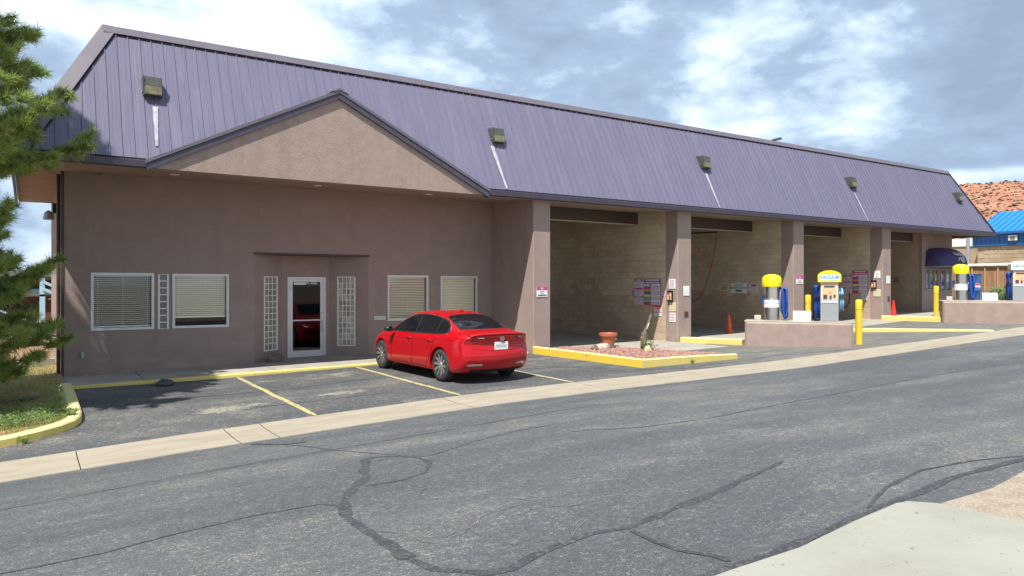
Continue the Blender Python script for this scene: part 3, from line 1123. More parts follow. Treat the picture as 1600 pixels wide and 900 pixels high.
# roof top deck hidden behind the mansard
mb = MB()
mb.grid([[(XLr, y, 5.45), (XRr, y, 5.45)] for y in (18.2, 27.0)])
mb.face([(XLr, 18.2, 5.45), (XLr, 27, 5.45), (XLr, 27, 2.5), (XLr, 18.2, 2.5)])
mb.build('roof_deck', LAND, bld, fix=False)
# mansard panels
ZP0 = ZE + .185


def rp(x, s, off=0.):
    """point on the front slope: s = 0 at the eave, 1 at the ridge; off = proud of it"""
    nrm = Vector((0, -(ZR - ZP0), (YR - YE))).normalized()
    p = Vector((x, YE + .03 + (YR - YE - .03) * s, ZP0 + (ZR - ZP0) * s))
    return p + nrm * off


def smax(x):
    return max(0., min(1., (x - XL) / (XLr - XL), (XR - x) / (XR - XRr)))


PWID = .2295
npan = int(round((XR - XL) / PWID))
for k in range(npan):
    a = XL + k * PWID
    b = min(a + PWID, XR)
    sa, sb = smax(a), smax(b)
    mb = MB()
    zc = .022
    pts = [rp(a, 0), rp(b, 0)] + ([rp(b, sb)] if sb > 0 else []) + ([rp(a, sa)] if sa > 0 else [])
    mb.face(pts)
    # standing rib along the left edge, shallow stiffening beads between
    if sa > .02:
        w = .017
        for (u, hh, ww) in ((a, zc, w), (a + .08, .004, .012), (a + .155, .004, .012)):
            st = smax(u)
            if st <= 0:
                continue
            i = [rp(u, 0, 0), rp(u, 0, hh), rp(u + ww, 0, hh), rp(u + ww, 0, 0)]
            j = [rp(u, st, 0), rp(u, st, hh), rp(u + ww, st, hh), rp(u + ww, st, 0)]
            mb.grid([i, j])
            mb.face(i)
    mb.build('roof_panel', ROOFM, bld)
# end slopes
mb = MB()
mb.face([(XL, YE, ZP0), (XLr, YR, ZR), (XLr, 27, ZR), (XL, 27, ZP0)])
mb.face([(XR, YE, ZP0), (XRr, YR, ZR), (XRr, 27, ZR), (XR, 27, ZP0)])
mb.build('end_slope', ROOFM, bld, fix=False)
# ridge cap, hip caps
mb = MB()
mb.grid([[Vector((x, YR + .25, ZR + .0)), Vector((x, YR - .01, ZR + .035)), rp(x, 1, .045) + Vector((0, 0, .0)), rp(x, .945, .05), rp(x, .945, .03)] for x in (XLr - .02, XRr + .02)])
mb.build('ridge_cap', ROOFCAP, bld, fix=False)
mb = MB()
mb.box(XLr + .22, XRr - .1, 0, .001, 0, .001)
mb = MB()
mb.grid([[rp(x, .945, .028), rp(x, .932, .012)] for x in (XLr + .2, XRr - .1)])
mb.build('ridge_gap_shade', DARKGAP, bld, fix=False)


def hip(xe, xr, sgn, w):
    mb = MB()
    e0, r0 = Vector((xe, YE, ZP0)), Vector((xr, YR, ZR))
    rows = []
    for t in (-.01, 1.0):
        p = e0 + (r0 - e0) * t
        front = Vector((0, -(ZR - ZP0), (YR - YE))).normalized()
        rows.append([p + Vector((-sgn * .02, .14, -.02)), p + Vector((-sgn * .03, .0, .045)), p + front * .05 + Vector((sgn * w, 0, 0)), p + front * .03 + Vector((sgn * w, 0, 0))])
    mb.grid(rows)
    mb.build('hip_cap', ROOFCAP, bld, fix=False)
    mb = MB()
    rows = []
    for t in (.0, .97):
        p = e0 + (r0 - e0) * t
        rows.append([p + front * .028 + Vector((sgn * w, 0, 0)), p + front * .010 + Vector((sgn * (w + .035), 0, 0))])
    mb.grid(rows)
    mb.build('hip_gap_shade', DARKGAP, bld, fix=False)


hip(XL, XLr, 1, .27)
hip(XR, XRr, -1, .07)
# fascia in two runs either side of the gable, with a near-black strip painting the gap's shade under the panels
GX0, GXA, GX1 = 2.07, 6.15, 10.28


def fascia(x0, x1):
    mb = MB()
    mb.prism([(YE - .02, ZE - .01), (YE - .075, ZE + .01), (YE - .09, ZE + .135), (YE - .02, ZE + .155), (YE + .05, ZE + .155), (YE + .05, ZE - .01)], 'x', x0, x1)
    mb.build('fascia', FASCIA, bld)
    mb = MB()
    mb.box(x0, x1, YE - .015, YE + .05, ZE + .158, ZE + .19)
    mb.build('eave_gap_shade', DARKGAP, bld)


fascia(XL - .02, GX0 - .02)
fascia(GX1 + .02, XR + .01)
mb = MB()
mb.prism([(YE - .06, ZE - .01), (YE - .07, ZE + .15), (27, ZE + .15), (27, ZE - .01)], 'x', XR - .02, XR + .04)
mb.build('fascia', FASCIA, bld)
mb = MB()
mb.prism([(YE - .06, ZE - .01), (YE - .07, ZE + .15), (27, ZE + .15), (27, ZE - .01)], 'x', XL - .05, XL)
mb.build('fascia', FASCIA, bld)
# gable
GZA = 4.62
mb = MB()
mb.prism([(GX0 + .10, ZE), (GX1 - .10, ZE), (GXA, GZA - .16)], 'y', YE - .015, YE + .2)
mb.build('gable_wall', GABLE_ST, bld)


def rake(xa, za, xb, zb, d0, d1, y0, y1, mat, name):
    """band below the line (xa,za)-(xb,zb), from d0 to d1 measured straight down"""
    mb = MB()
    mb.prism([(xa, za - d0), (xb, zb - d0), (xb, zb - d1), (xa, za - d1)], 'y', y0, y1)
    mb.build(name, mat, bld)


zl = ZE + .15
rake(GX0 - .05, zl, GXA, GZA, 0, .075, YE - .10, YE + 1.0, ROOFCAP, 'gable_rake_cap')
rake(GXA, GZA, GX1 + .05, zl, 0, .075, YE - .10, YE + 1.0, ROOFCAP, 'gable_rake_cap')
rake(GX0 - .02, zl, GXA, GZA, .078, .215, YE - .08, YE + .1, FASCIA, 'gable_rake_board')
rake(GXA, GZA, GX1 + .02, zl, .078, .215, YE - .08, YE + .1, FASCIA, 'gable_rake_board')
mb = MB()
mb.prism([(GXA - .22, GZA - .085), (GXA, GZA + .03), (GXA + .22, GZA - .085), (GXA, GZA - .02)], 'y', YE - .115, YE + 1.0)
mb.build('gable_ridge_cap', ROOFCAP, bld)
# streaks of mineral deposit running down the panels below the lights
FX = [2.26, 11.06, 19.60, 28.51, 37.48]
for x, dx, s0, wd_ in ((2.30, -.03, .40, .115), (10.84, .10, .42, .12), (19.55, .02, .41, .10), (28.47, .05, .40, .09)):
    mb = MB()
    s1 = .10 if x < 3 else .01
    rows = []
    for i in range(9):
        t = i / 8
        s = s0 + (s1 - s0) * t
        w = wd_ * (1 - .55 * t) * (1 + .25 * noise.noise((x, t * 5, 1)))
        xx = x + dx * t
        rows.append([rp(xx - w / 2, s, .026), rp(xx + w / 2, s, .026)])
    mb.grid(rows)
    mb.build('mineral_streak', STREAK, bld, fix=False)

# roller door housings and rolled-up rear doors of the bays
BAYS = [(12.57, 17.76), (18.40, 23.89), (24.53, 29.93), (30.58, 35.9)]
for i, (x0, x1) in enumerate(BAYS):
    mb = MB()
    yh = 18.75
    mb.box(x0 + .003, x1 - .003 if i == 3 else x1 - .003, yh, yh + .45, 2.13, 2.52)
    o = mb.build('door_housing', BROWN, bld)
    mb = MB()
    mb.box(x0 + .004, x1 - .18, yh - .02, yh + .1, 2.095, 2.127)
    mb.build('door_seal', TRIMLIT, o)
    mb = MB()
    mb.box(x0 + .01, x1 - .01, 26.3, 26.75, 2.05, 2.5)
    mb.build('rear_roller_door', BROWN, bld)
# block walls between the bays: every near block is a piece of its own
RB = random.Random(11)
blk_n = 0
blk_me = {}
for i, (x0, x1) in enumerate(BAYS):
    X = x1
    mb = MB()
    mb.box(X + .012, X + .30, 17.42 if i < 3 else 18.46, 27, -2.3, 2.62)
    wl = mb.build('block_wall', MORTAR, bld)
    base = G(X - .5, 17) - .1
    rest = MB()
    rest_red = MB()
    ystart = 17.42 if i < 3 else 18.45
    for r in range(23):
        z0 = base + r * .203
        if z0 > 2.6:
            break
        off = (r % 2) * .203
        y = ystart - off
        mj = .0035
        while y < 26.5:
            a, b = max(y, ystart) + mj, y + .406 - mj
            yy = y
            y += .406
            if b - a < .05:
                continue
            z1 = z0 + .1965
            zn = z0 + .35 * noise.noise((X, yy * .5, z0 * .6))
            red = zn + .5 * noise.noise((X, yy * 2.3, z0 * 2.1)) < (-.35 if i != 3 else 9)
            dx = RB.uniform(0, .004)
            # the nearest wall's blocks one by one
            if i == 0 and yy < 22.65 and blk_n < 298:
                key = (round(b - a, 2), red)
                if key not in blk_me:
                    t = MB()
                    t.rbox(0, .03, 0, b - a, 0, .1965, .005)
                    blk_me[key] = t.mesh('concrete_block', Matrix.Identity(4), CMU_RED if red else CMU)
                o = bpy.data.objects.new('concrete_block', blk_me[key])
                COL.objects.link(o)
                o.parent = wl
                o.location = WM[wl].inverted() @ Vector((X - dx, a, z0))
                blk_n += 1
            else:
                (rest_red if red else rest).rbox(X - dx, X + .03, a, b, z0, z1, .006)
    rest.build('concrete_block_courses', CMU, wl, kind='stuff', fix=True)
    if rest_red.v:
        rest_red.build('painted_block_courses', CMU_RED, wl, kind='stuff')

# windows
def window(x0, x1, z0, z1, slatmat, pitch, tilt, gap=0., n=None):
    mb = MB()
    f = .045
    y0, y1 = YW - .018, YW + .05
    for b in ((x0 - .012, x1 + .012, z0 - .012, z0 + f), (x0 - .012, x1 + .012, z1 - f, z1 + .012), (x0 - .012, x0 + f, z0 + f, z1 - f), (x1 - f, x1 + .012, z0 + f, z1 - f)):
        mb.box(b[0], b[1], y0, y1, b[2], b[3])
    w = mb.build('window', ALU, bld)
    mb = MB()
    mb.box(x0 + f, x1 - f, YW + .018, YW + .024, z0 + f, z1 - f)
    mb.build('window_pane', GLASS, w)
    mb = MB()
    z = z1 - f - .03
    d = .0245
    mb.box(x0 + f + .01, x1 - f - .01, YW + .07, YW + .11, z1 - f - .025, z1 - f)
    k = 0
    while z > z0 + f + gap + .01:
        ca, sa = math.cos(tilt) * d, math.sin(tilt) * d
        sag = lambda u: -.006 * math.sin(u * math.pi) + .002 * noise.noise((u * 3, k, x0))
        rows = []
        for s in (-1, 1):
            rows.append([(x0 + f + .008 + (x1 - x0 - 2 * f - .016) * u, YW + .09 + s * ca, z + sag(u) + s * sa) for u in frange(0, 1, 6)])
        mb.grid(rows)
        z -= pitch
        k += 1
    mb.box(x0 + f + .01, x1 - f - .01, YW + .075, YW + .105, z + pitch * .35, z + pitch * .35 + .018)
    for u in (.1, .5, .9):
        xx = x0 + (x1 - x0) * u
        mb.box(xx - .003, xx + .003, YW + .06, YW + .064, z + pitch, z1 - f)
    mb.build('blind', slatmat, w, kind='stuff', fix=False)
    return w


window(*WIN[0], BLIND, .0475, -.62)
window(*WIN[1], BLINDG, .0475, -1.0, .17)
window(*WIN[2], BLINDY, .0475, -.85)
window(*WIN[3], BLINDY, .0475, -1.05)
# narrow strip of eight dark glass blocks
x0, x1, z0, z1 = STRIP
mb = MB()
mb.box(x0 - .01, x0 + .035, YW - .016, YW + .05, z0, z1)
mb.box(x1 - .035, x1 + .01, YW - .016, YW + .05, z0, z1)
for k in range(9):
    z = z0 + (z1 - z0) * k / 8
    mb.box(x0 + .035, x1 - .035, YW - .014, YW + .05, max(z0, z - .015), min(z1, z + .015))
w = mb.build('block_window', WHITE, bld)
for k in range(8):
    mb = MB()
    a = z0 + (z1 - z0) * k / 8
    mb.rbox(x0 + .033, x1 - .033, YW + .004, YW + .06, a + .013, a + (z1 - z0) / 8 - .013, .012)
    mb.build('glass_block', GBLOCKD, w)


def block_window(a, b, d, z0, z1, mat, ncol, nrow):
    """glass block panel between plan points a and b of a splayed wall"""
    u = d
    nrm = Vector((d.y, -d.x, 0))          # outwards, to the street
    L = (b - a).length
    xf = Matrix(((u.x, -nrm.x, 0, a.x), (u.y, -nrm.y, 0, a.y), (0, 0, 1, 0), (0, 0, 0, 1)))
    mb = MB(xf)
    fr = .03
    mb.box(-.008, fr, -.016, .05, z0, z1)
    mb.box(L - fr, L + .008, -.016, .05, z0, z1)
    mb.box(fr, L - fr, -.016, .05, z0, z0 + fr)
    mb.box(fr, L - fr, -.016, .05, z1 - fr, z1)
    cw, rh = (L - 2 * fr) / ncol, (z1 - z0 - 2 * fr) / nrow
    for r in range(1, nrow):
        z = z0 + fr + r * rh
        mb.box(fr, L - fr, .0, .05, z - .011, z + .011)
    for c in range(1, ncol):
        x = fr + c * cw
        mb.box(x - .009, x + .009, -.001, .05, z0 + fr, z1 - fr)
    w = mb.build('block_window', GROUT, bld)
    for r in range(nrow):
        for c in range(ncol):
            t = MB(xf)
            x, z = fr + c * cw, z0 + fr + r * rh
            t.rbox(x + .006, x + cw - .006, .006, .055, z + .007, z + rh - .007, .014)
            t.build('glass_block', mat, w)


block_window(*la, -1.72, .24, GBLOCK, 3, 12)
block_window(*ra, -1.69, .25, GBLOCKP, 4, 12)
# door
dx0, dx1, dz0, dz1 = DOOR
yd = 19.85
mb = MB()
mb.box(dx0 - .01, dx0 + .055, yd - .03, yd + .08, dz0, dz1)
mb.box(dx1 - .055, dx1 + .01, yd - .03, yd + .08, dz0, dz1)
mb.box(dx0 + .055, dx1 - .055, yd - .03, yd + .08, dz1 - .05, dz1 + .005)
mb.box(dx0 - .01, dx1 + .01, yd - .05, yd + .08, dz0 - .01, dz0 + .02)
dr = mb.build('entrance_door', ALU, bld)
mb = MB()
a, b, c, d = dx0 + .06, dx1 - .06, dz0 + .025, dz1 - .055
mb.box(a, a + .075, yd - .012, yd + .035, c, d)
mb.box(b - .075, b, yd - .012, yd + .035, c, d)
mb.box(a + .075, b - .075, yd - .012, yd + .035, d - .07, d)
mb.box(a + .075, b - .075, yd - .012, yd + .035, c, c + .19)
mb.box(a + .075, b - .075, yd - .010, yd + .033, c + 1.0, c + 1.035)
mb.build('door_leaf', ALU, dr)
mb = MB()
mb.box(a + .075, b - .075, yd + .008, yd + .014, c + .19, c + 1.0)
mb.box(a + .075, b - .075, yd + .008, yd + .014, c + 1.035, d - .07)
mb.build('door_pane', GLASSDK, dr)
mb = MB()
mb.tube([(b - .04, yd - .012, c + .72), (b - .04, yd - .06, c + .74), (b - .04, yd - .06, c + .98), (b - .04, yd - .012, c + 1.0)], .011, 8)
mb.box(b - .055, b - .025, yd - .02, yd - .012, c + 1.18, c + 1.23)
mb.build('door_handle', GREYMET, dr)
mb = MB()
for z in (c + .16, c + 1.85):
    mb.box(a - .018, a + .002, yd - .036, yd - .01, z, z + .13)
mb.build('door_hinge', GREYMET, dr)
mb = MB()
mb.box(a + .11, a + .44, yd + .003, yd + .0075, d - .15, d - .085)
mb.build('whited_out_lettering', WHITE, dr)
text('door_lettering', 'TH  MAIN', .07, WHITE, dr, basis((a + .60, yd + .004, d - .115), (1, 0, 0), (0, -1, 0)), bold=.002)
# awning over the vending fronts
def awning():
    x0, x1, xe = 36.15, 38.95, 0
    y0, zt, zb, dep = 18.29, 1.86, .98, .95
    rows = []
    nx = 24
    for j in range(9):
        t = j / 8 * math.pi / 2
        row = []
        for i in range(nx + 1):
            u = i / nx
            # plan: rounded ends
            k = (1 - abs(2 * u - 1) ** 3.2) ** (1 / 3.2)
            x = x0 + (x1 - x0) * (.5 - .5 * math.cos(u * math.pi)) if False else x0 + (x1 - x0) * u
            row.append((x, y0 - dep * k * math.sin(t) ** .9, zb + (zt - zb) * k ** .6 * math.cos(t)))
        rows.append(row)
    mb = MB()
    mb.grid(rows)
    rows2 = [rows[-1], [(p[0], p[1], p[2] - .07) for p in rows[-1]]]
    mb.grid(rows2)
    aw = mb.build('awning', AWN, bld, smooth=True, fix=False)
    mb = MB()
    mb.tube([(p[0], p[1] + .01, p[2] - .075) for p in rows[-1]], .018, 6)
    mb.build('awning_frame', GREYMET, aw)
    nrm = Vector((0, -.86, .5)).normalized()
    text('awning_lettering', 'Vending', .27, WHITE, aw, basis((37.62, 17.46, 1.52), (1, 0, -.02), Vector((0, -.80, .60)).normalized()), bold=.006)
    mbx = MB(basis((37.85, 17.36, 1.25), (1, 0, 0), Vector((0, -.95, .33)).normalized()))
    ring = [(.13 * math.cos(a) * 1.15, .13 * math.sin(a), .0) for a in frange(-.5, 5.6, 22)]
    mbx.tube(ring, .022, 6)
    ring = [(.055 * math.cos(a), .055 * math.sin(a) - .01, .0) for a in frange(0, 5.2, 14)]
    mbx.tube(ring, .014, 6)
    mbx.tube([(-.16, .07, 0), (-.25, .10, 0), (-.32, .06, 0), (-.42, -.05, 0)], .024, 6)
    mbx.build('awning_swirl', WHITE, aw)


awning()
# downpipe on the left corner
mb = MB()
mb.tube([(.60, 19.3, -2.2), (.60, 19.3, 2.5)], .04, 8)
mb.build('downpipe', BROWN, bld)

# ------------------------------------------------------------------ things fixed to the building
# wall lights on the roof slope
def wall_light(x, zc, label, dark=False):
    y = rp(x, (zc - ZP0) / (ZR - ZP0)).y
    t = empty('roof_light', (x, y, zc - .2), label, 'light', 'floodlights along the mansard roof')
    w = .185
    mb = MB()
    prof = [(y + .12, zc + .225), (y - .19, zc + .205), (y - .225, zc + .03), (y - .25, zc - .20), (y - .08, zc - .22), (y + .02, zc - .05)]
    mb.prism(prof, 'x', x - w, x + w)
    mb.build('light_housing', FIXT, t)
    mb = MB()
    mb.prism([(y - .228, zc + .0), (y - .243, zc - .0), (y - .266, zc - .18), (y - .25, zc - .18)], 'x', x - w + .025, x + w - .02)
    mb.build('light_lens', LENS, t)
    mb = MB()
    mb.box(x - w - .012, x - w, y - .24, y + .05, zc - .15, zc + .21)
    mb.box(x - w, x + w, y - .235, y - .2, zc + .005, zc + .018)
    mb.build('light_rim', FIXT, t)
    return t


l0 = wall_light(FX[0], 4.27, 'green metal roof light above the left foot of the stucco gable')
for i, lab in ((1, 'green metal roof light between gable and first wash bay'), (2, 'green metal roof light above the second wash bay'), (3, 'green metal roof light above the third wash bay'), (4, 'round-looking roof light near the far right hip of the roof')):
    copy_tree(l0, None, (FX[i], l0.location.y, l0.location.z - .05 * (i == 1)), lab)
# lamp on the left side wall
t = empty('side_wall_lamp', (.6, 20.5, 1.65), 'small dark lamp under the eave on the left side wall', 'lamp')
mb = MB()
mb.box(.52, .65, 20.4, 20.6, 1.72, 1.95)
mb.build('lamp_bracket', BLACK, t)
mb = MB()
mb.lathe([(.02, 1.78), (.09, 1.72), (.12, 1.58), (.11, 1.56)], (.44, 20.5, 0), 14)
mb.build('lamp_shade', GREYMET, t)
# floodlight arm peeping over the ridge
t = empty('ridge_floodlight', (24.7, 18.5, 5.5), 'grey tilted floodlight arm showing above the roof ridge', 'light')
mb = MB()
mb.tube([(24.3, 18.6, 5.4), (24.4, 18.6, 5.72), (24.95, 18.5, 5.83)], .045, 8)
mb.build('light_arm', GREYMET, t)
mb = MB(Matrix.Translation((25.05, 18.5, 5.86)) @ Matrix.Rotation(-.25, 4, 'Y'))
mb.rbox(-.25, .22, -.12, .12, -.05, .05, .02)
mb.build('light_head', FIXT, t)


def sign(name, label, cat, o, u, n, w, h, mat, prints, group=None, off=.004, thick=.012, rnd=0.):
    """board with top-left corner o on a wall; u = reading direction; prints: (x0, y0, x1, y1, material) as fractions from the top left"""
    u, n = Vector(u), Vector(n)
    B = basis(Vector(o) + n * off, u, n)
    mb = MB(B)
    mb.rbox(0, w, -h, 0, 0, thick, .004)
    s = mb.build(name, mat)
    tag(s, label, cat, group)
    by = {}
    for x0, y0, x1, y1, m in prints:
        by.setdefault(m, []).append((x0, y0, x1, y1))
    for k, (m, L) in enumerate(by.items()):
        mb = MB(B)
        for x0, y0, x1, y1 in L:
            z = thick + .0012 + .0009 * k
            mb.face([(x0 * w, -y1 * h, z), (x1 * w, -y1 * h, z), (x1 * w, -y0 * h, z), (x0 * w, -y0 * h, z)])
        mb.build('print', m, s, fix=False)
    return s


def lines(x0, y0, x1, y1, n, m, rnd):
    L = []
    for i in range(n):
        a = y0 + (y1 - y0) * (i + .2) / n
        b = y0 + (y1 - y0) * (i + .62) / n
        s = rnd.uniform(0, .1) * (x1 - x0)
        L.append((x0 + s, a, x1 - rnd.uniform(0, .18) * (x1 - x0), b, m))
    return L


RS = random.Random(5)
UX, NX = (0, -1, 0), (-1, 0, 0)      # on walls facing -X
UY, NY = (1, 0, 0), (0, -1, 0)       # on walls facing the street


def flow(name, label, o, w, h, mat=PALEP):
    pr = [(0, 0, 1, .10, PURPLEP), (.25, .015, .75, .085, PINKP), (0, .34, 1, .41, MAGENTA), (.2, .352, .8, .40, PINKP), (0, .66, 1, .74, PURPLEP), (.2, .675, .8, .73, PINKP)]
    pr += lines(.08, .14, .92, .31, 5, GREYP, RS) + lines(.08, .44, .92, .63, 5, GREYP, RS) + lines(.08, .77, .92, .96, 5, GREYP, RS)
    return sign(name, label, 'sign', o, UX, NX, w, h, mat, pr)


def menu(name, label, o, w, h):
    cols = [PALEP, MAGENTA, ORANGEP, BLUEP, YELP, GREENP, TEALP, REDP]
    pr = [(.12, .02, .88, .065, PALEP), (.12, .12, .88, .155, PALEP)]
    for i, c in enumerate(cols):
        a = .19 + i * .10
        pr.append((.03, a, .38, a + .082, c))
        pr.append((.42, a, .97, a + .082, PALEP if i % 2 else WHITE))
        pr.append((.33, a + .02, .40, a + .06, INKP))
        pr += lines(.47, a + .012, .93, a + .07, 2, GREYP, RS)
    return sign(name, label, 'sign', o, UX, NX, w, h, PURPLEP if 'first' in label else MAGENTA, pr)


X1 = 17.76 - .006
flow('notice_board', 'tall three-part lilac notice on the block wall of the first wash bay', (X1, 18.90, .22), .42, .88)
menu('price_board', 'purple price board with coloured rows in the first wash bay', (X1, 18.43, .22), .80, .90)
sign('warning_sign', 'small white sign with red bands below the first bay price board', 'sign', (X1, 17.96, -.68), UX, NX, .37, .35, WHITE, [(0, 0, 1, .16, REDP), (.08, .20, .92, .30, REDP), (0, .62, 1, .69, MAGENTA)] + lines(.08, .36, .92, .6, 3, GREYP, RS) + lines(.08, .74, .92, .95, 3, GREYP, RS))
XC = 17.76
sign('instruction_sign', 'white notice with black lines high on the second pier side', 'sign', (XC, 17.27, .21), UX, NX, .30, .32, WHITE, lines(.1, .1, .9, .9, 6, GREYP, RS))
s = sign('coin_box', 'dark payment box with a pink picture on the second pier', 'payment box', (XC, 17.29, -.17), UX, NX, .21, .37, BLACK, [(.08, .2, .92, .82, PEACHP), (.42, .45, .66, .80, INKP), (.1, .22, .6, .36, BLUEP)], thick=.07)
sign('cream_plate', 'cream plate above a white notice on the second pier', 'sign', (XC, 17.25, -.56), UX, NX, .29, .29, CREAM, lines(.12, .15, .88, .85, 4, YELTOP, RS))
sign('pier_notice', 'white notice with pink heading low on the second pier', 'sign', (XC, 17.24, -.87), UX, NX, .27, .34, WHITE, [(0, 0, 1, .14, PINKP)] + lines(.1, .22, .9, .9, 5, GREYP, RS))
sign('pier_plate', 'blank white plate on the front of the second pier', 'sign', (18.01, 16.88, -.02), UY, NY, .28, .32, WHITE, [])
c1s = sign('closed_sign', 'white rounded sign with magenta heading on the first pier', 'sign', (12.07, 16.88, -.03), UY, NY, .38, .30, WHITE, [(0, 0, 1, .36, MAGENTA), (.36, .10, .62, .26, PINKP), (.1, .05, .3, .3, PURPLEP)] + [(.3, .46, .72, .52, GREENP), (.34, .60, .62, .68, GREYP), (.1, .78, .88, .88, INKP)])
sign('bay_sign', 'white sign with magenta heading on the third pier', 'sign', (24.03, 16.88, .36), UY, NY, .42, .31, WHITE, [(0, 0, 1, .36, MAGENTA), (.36, .08, .62, .26, PINKP)] + [(.35, .5, .65, .56, SKYP), (.3, .66, .7, .72, GREYP), (.15, .8, .85, .87, GREYP)])
X2 = 23.89 - .006
sign('tan_sign', 'cream sign with clipped corners in the second wash bay', 'sign', (X2, 20.37, .12), UX, NX, .50, .35, CREAM, [(.15, .18, .85, .32, GREYP)] + lines(.15, .4, .85, .88, 4, BROWN, RS))
s2 = sign('caution_sign', 'white sign with a car picture and blue band in second bay', 'sign', (X2, 19.78, .10), UX, NX, .80, .41, WHITE, [(.0, .40, 1, .57, GREYP), (.3, .70, .68, .86, INKP), (.36, .64, .60, .72, GREYP)] + [(.06, .46, .94, .49, PALEP)])
text('sign_lettering', 'Caution', .135, SKYP, s2, basis((X2 - .02, 19.38, .018), UX, NX), bold=.003, shear=.25)
sign('pink_notice', 'small lilac notice beside the car picture sign in second bay', 'sign', (X2, 18.89, .05), UX, NX, .43, .30, PALEP, [(.25, .05, .8, .3, PURPLEP)] + lines(.1, .38, .9, .9, 4, PINKP, RS))
X3 = 29.93 - .006
flow('notice_board', 'three-part lilac notice on the block wall of the third wash bay', (X3, 18.62, .45), .38, .80)
menu('price_board', 'magenta price board with coloured rows in the third wash bay', (X3, 18.22, .64), .70, .98)
sign('warning_sign', 'pale blue notice hanging below the third bay price board', 'sign', (X3 - .013, 17.80, -.26), UX, NX, .27, .38, PALEP, lines(.1, .1, .9, .9, 6, TEALP, RS))
XC4 = 29.93
sign('instruction_sign', 'white rounded notice with a circle on the fourth pier side', 'sign', (XC4, 17.25, .62), UX, NX, .28, .32, WHITE, [(.3, .3, .7, .62, PALEP)] + lines(.15, .7, .85, .92, 2, GREYP, RS))
sign('coin_box', 'dark payment box with a pink picture on the fourth pier', 'payment box', (XC4, 17.35, .22), UX, NX, .22, .35, BLACK, [(.08, .25, .92, .85, PEACHP), (.45, .5, .66, .84, INKP), (.1, .26, .6, .42, BLUEP)], thick=.07)
sign('cream_plate', 'square cream plate on the fourth pier beneath its payment box', 'sign', (XC4, 17.28, -.16), UX, NX, .32, .31, CREAM, [])
sign('pier_plate', 'blank white plate on the front of the fourth pier', 'sign', (30.2, 16.88, .41), UY, NY, .30, .33, WHITE, [])
sign('faded_plate', 'faded brown plate on the wall of the last wash bay', 'sign', (35.9 - .006, 19.73, .41), UX, NX, .34, .28, M('faded_plate_brown', (.34, .20, .155), .7), [(.15, .2, .85, .8, M('faded_plate_print', (.27, .16, .125), .7))])
# mail slot by the office
mb = MB()
mb.rbox(8.08, 8.42, YW - .03, YW + .002, -.965, -.86, .01)
t = mb.build('mail_slot', WHITE)
tag(t, 'white metal mail slot on the office wall by the door', 'mail slot')
mb = MB()
mb.box(8.11, 8.39, YW - .037, YW - .031, -.925, -.895)
mb.build('slot_flap', GREYMET, t)
mb = MB()
mb.rbox(1.02, 1.09, YW - .05, YW + .002, -1.62, -1.50, .01)
t = mb.build('wall_tap', GREYMET)
tag(t, 'small grey tap box low on the wall below the left window', 'tap')
mb = MB()
mb.tube([(1.055, YW - .05, -1.56), (1.055, YW - .10, -1.57), (1.055, YW - .11, -1.63)], .012, 6)
mb.build('tap_spout', STEEL, t)
# boom and red hose in the second bay
t = empty('wash_boom', (23.7, 20.6, 2.2), 'dark swinging boom with a red hose hanging in the second bay', 'wash boom')
mb = MB()
mb.tube([(21.8, 21.7, 2.5), (21.8, 21.7, 2.16)], .04, 8)
mb.tube([(21.8, 21.7, 2.16), (22.6, 20.9, 2.14), (23.3, 20.0, 2.16)], .03, 8)
mb.build('boom_arm', BLACK, t)
mb = MB()
hp = []
for i in range(25):
    k = i / 24
    hp.append((23.3 - .15 * k - .55 * max(0, k - .62), 20.0 + 1.0 * k ** 1.5 + 1.4 * max(0, k - .75), 2.16 - 3.4 * k + 2.6 * max(0, k - .80)))
mb.tube(hp, .014, 6)
mb.build('red_hose', M('red_hose', (.42, .07, .04), .5), t, smooth=True)
# wand in third bay
t = empty('wash_wand', (29.6, 18.0, -.8), 'black wash wand hanging beside the third bay price board', 'wash wand')
mb = MB()
mb.tube([(29.88, 18.35, -.30), (29.80, 18.28, -.42), (29.80, 18.30, -.75), (29.80, 18.50, -1.0)], .02, 6)
mb.build('wand_hose', BLACK, t)
mb = MB()
mb.tube([(29.80, 18.50, -1.0), (29.80, 18.57, -1.12)], .035, 8)
mb.build('wand_grip', CUTW, t)
# vending fronts below the awning
def vend(label, x0, x1, z0, z1, cols):
    t = empty('vending_front', ((x0 + x1) / 2, 18.3, z0), label, 'vending machine')
    mb = MB()
    f = .05
    mb.box(x0, x1, 18.26, 18.42, z0, z0 + f)
    mb.box(x0, x1, 18.26, 18.42, z1 - f, z1)
    n = len(cols)
    for i in range(n + 1):
        x = x0 + (x1 - x0 - f) * i / n
        mb.box(x, x + f, 18.265, 18.42, z0 + f, z1 - f)
    mb.build('vending_frame', GREYMET, t)
    mb = MB()
    mb.box(x0 + .01, x1 - .01, 18.42, 18.50, z0 + .01, z1 - .01)
    mb.build('vending_body', BLACK, t)
    for i, c in enumerate(cols):
        a, b = x0 + (x1 - x0 - f) * i / n + f + .02, x0 + (x1 - x0 - f) * (i + 1) / n - .02
        mb = MB()
        m = len(c)
        for k in range(m):
            h = (z1 - z0 - 2 * f - .06) / m
            zz = z1 - f - .03 - k * h
            mb.rbox(a, b, 18.38, 18.42, zz - h + .015, zz, .006, mi=k)
        mb.build('product_column', list(c), t)


vend('grey vending front with three product columns under the navy awning', 36.2, 37.5, -.22, .82, [(PURPLEP, PINKP, GREYP, GREYP, PALEP), (GREYP, YELP, GREYP, INKP, PALEP), (INKP, YELP, PALEP, MAGENTA, MAGENTA)])
vend('grey vending front with blue column beside the building corner', 37.62, 38.72, -.29, .82, [(REDP, PALEP, GREYP, BLUEP, PALEP), (GREYP, WHITE, WHITE, GREYP, GREYP)])

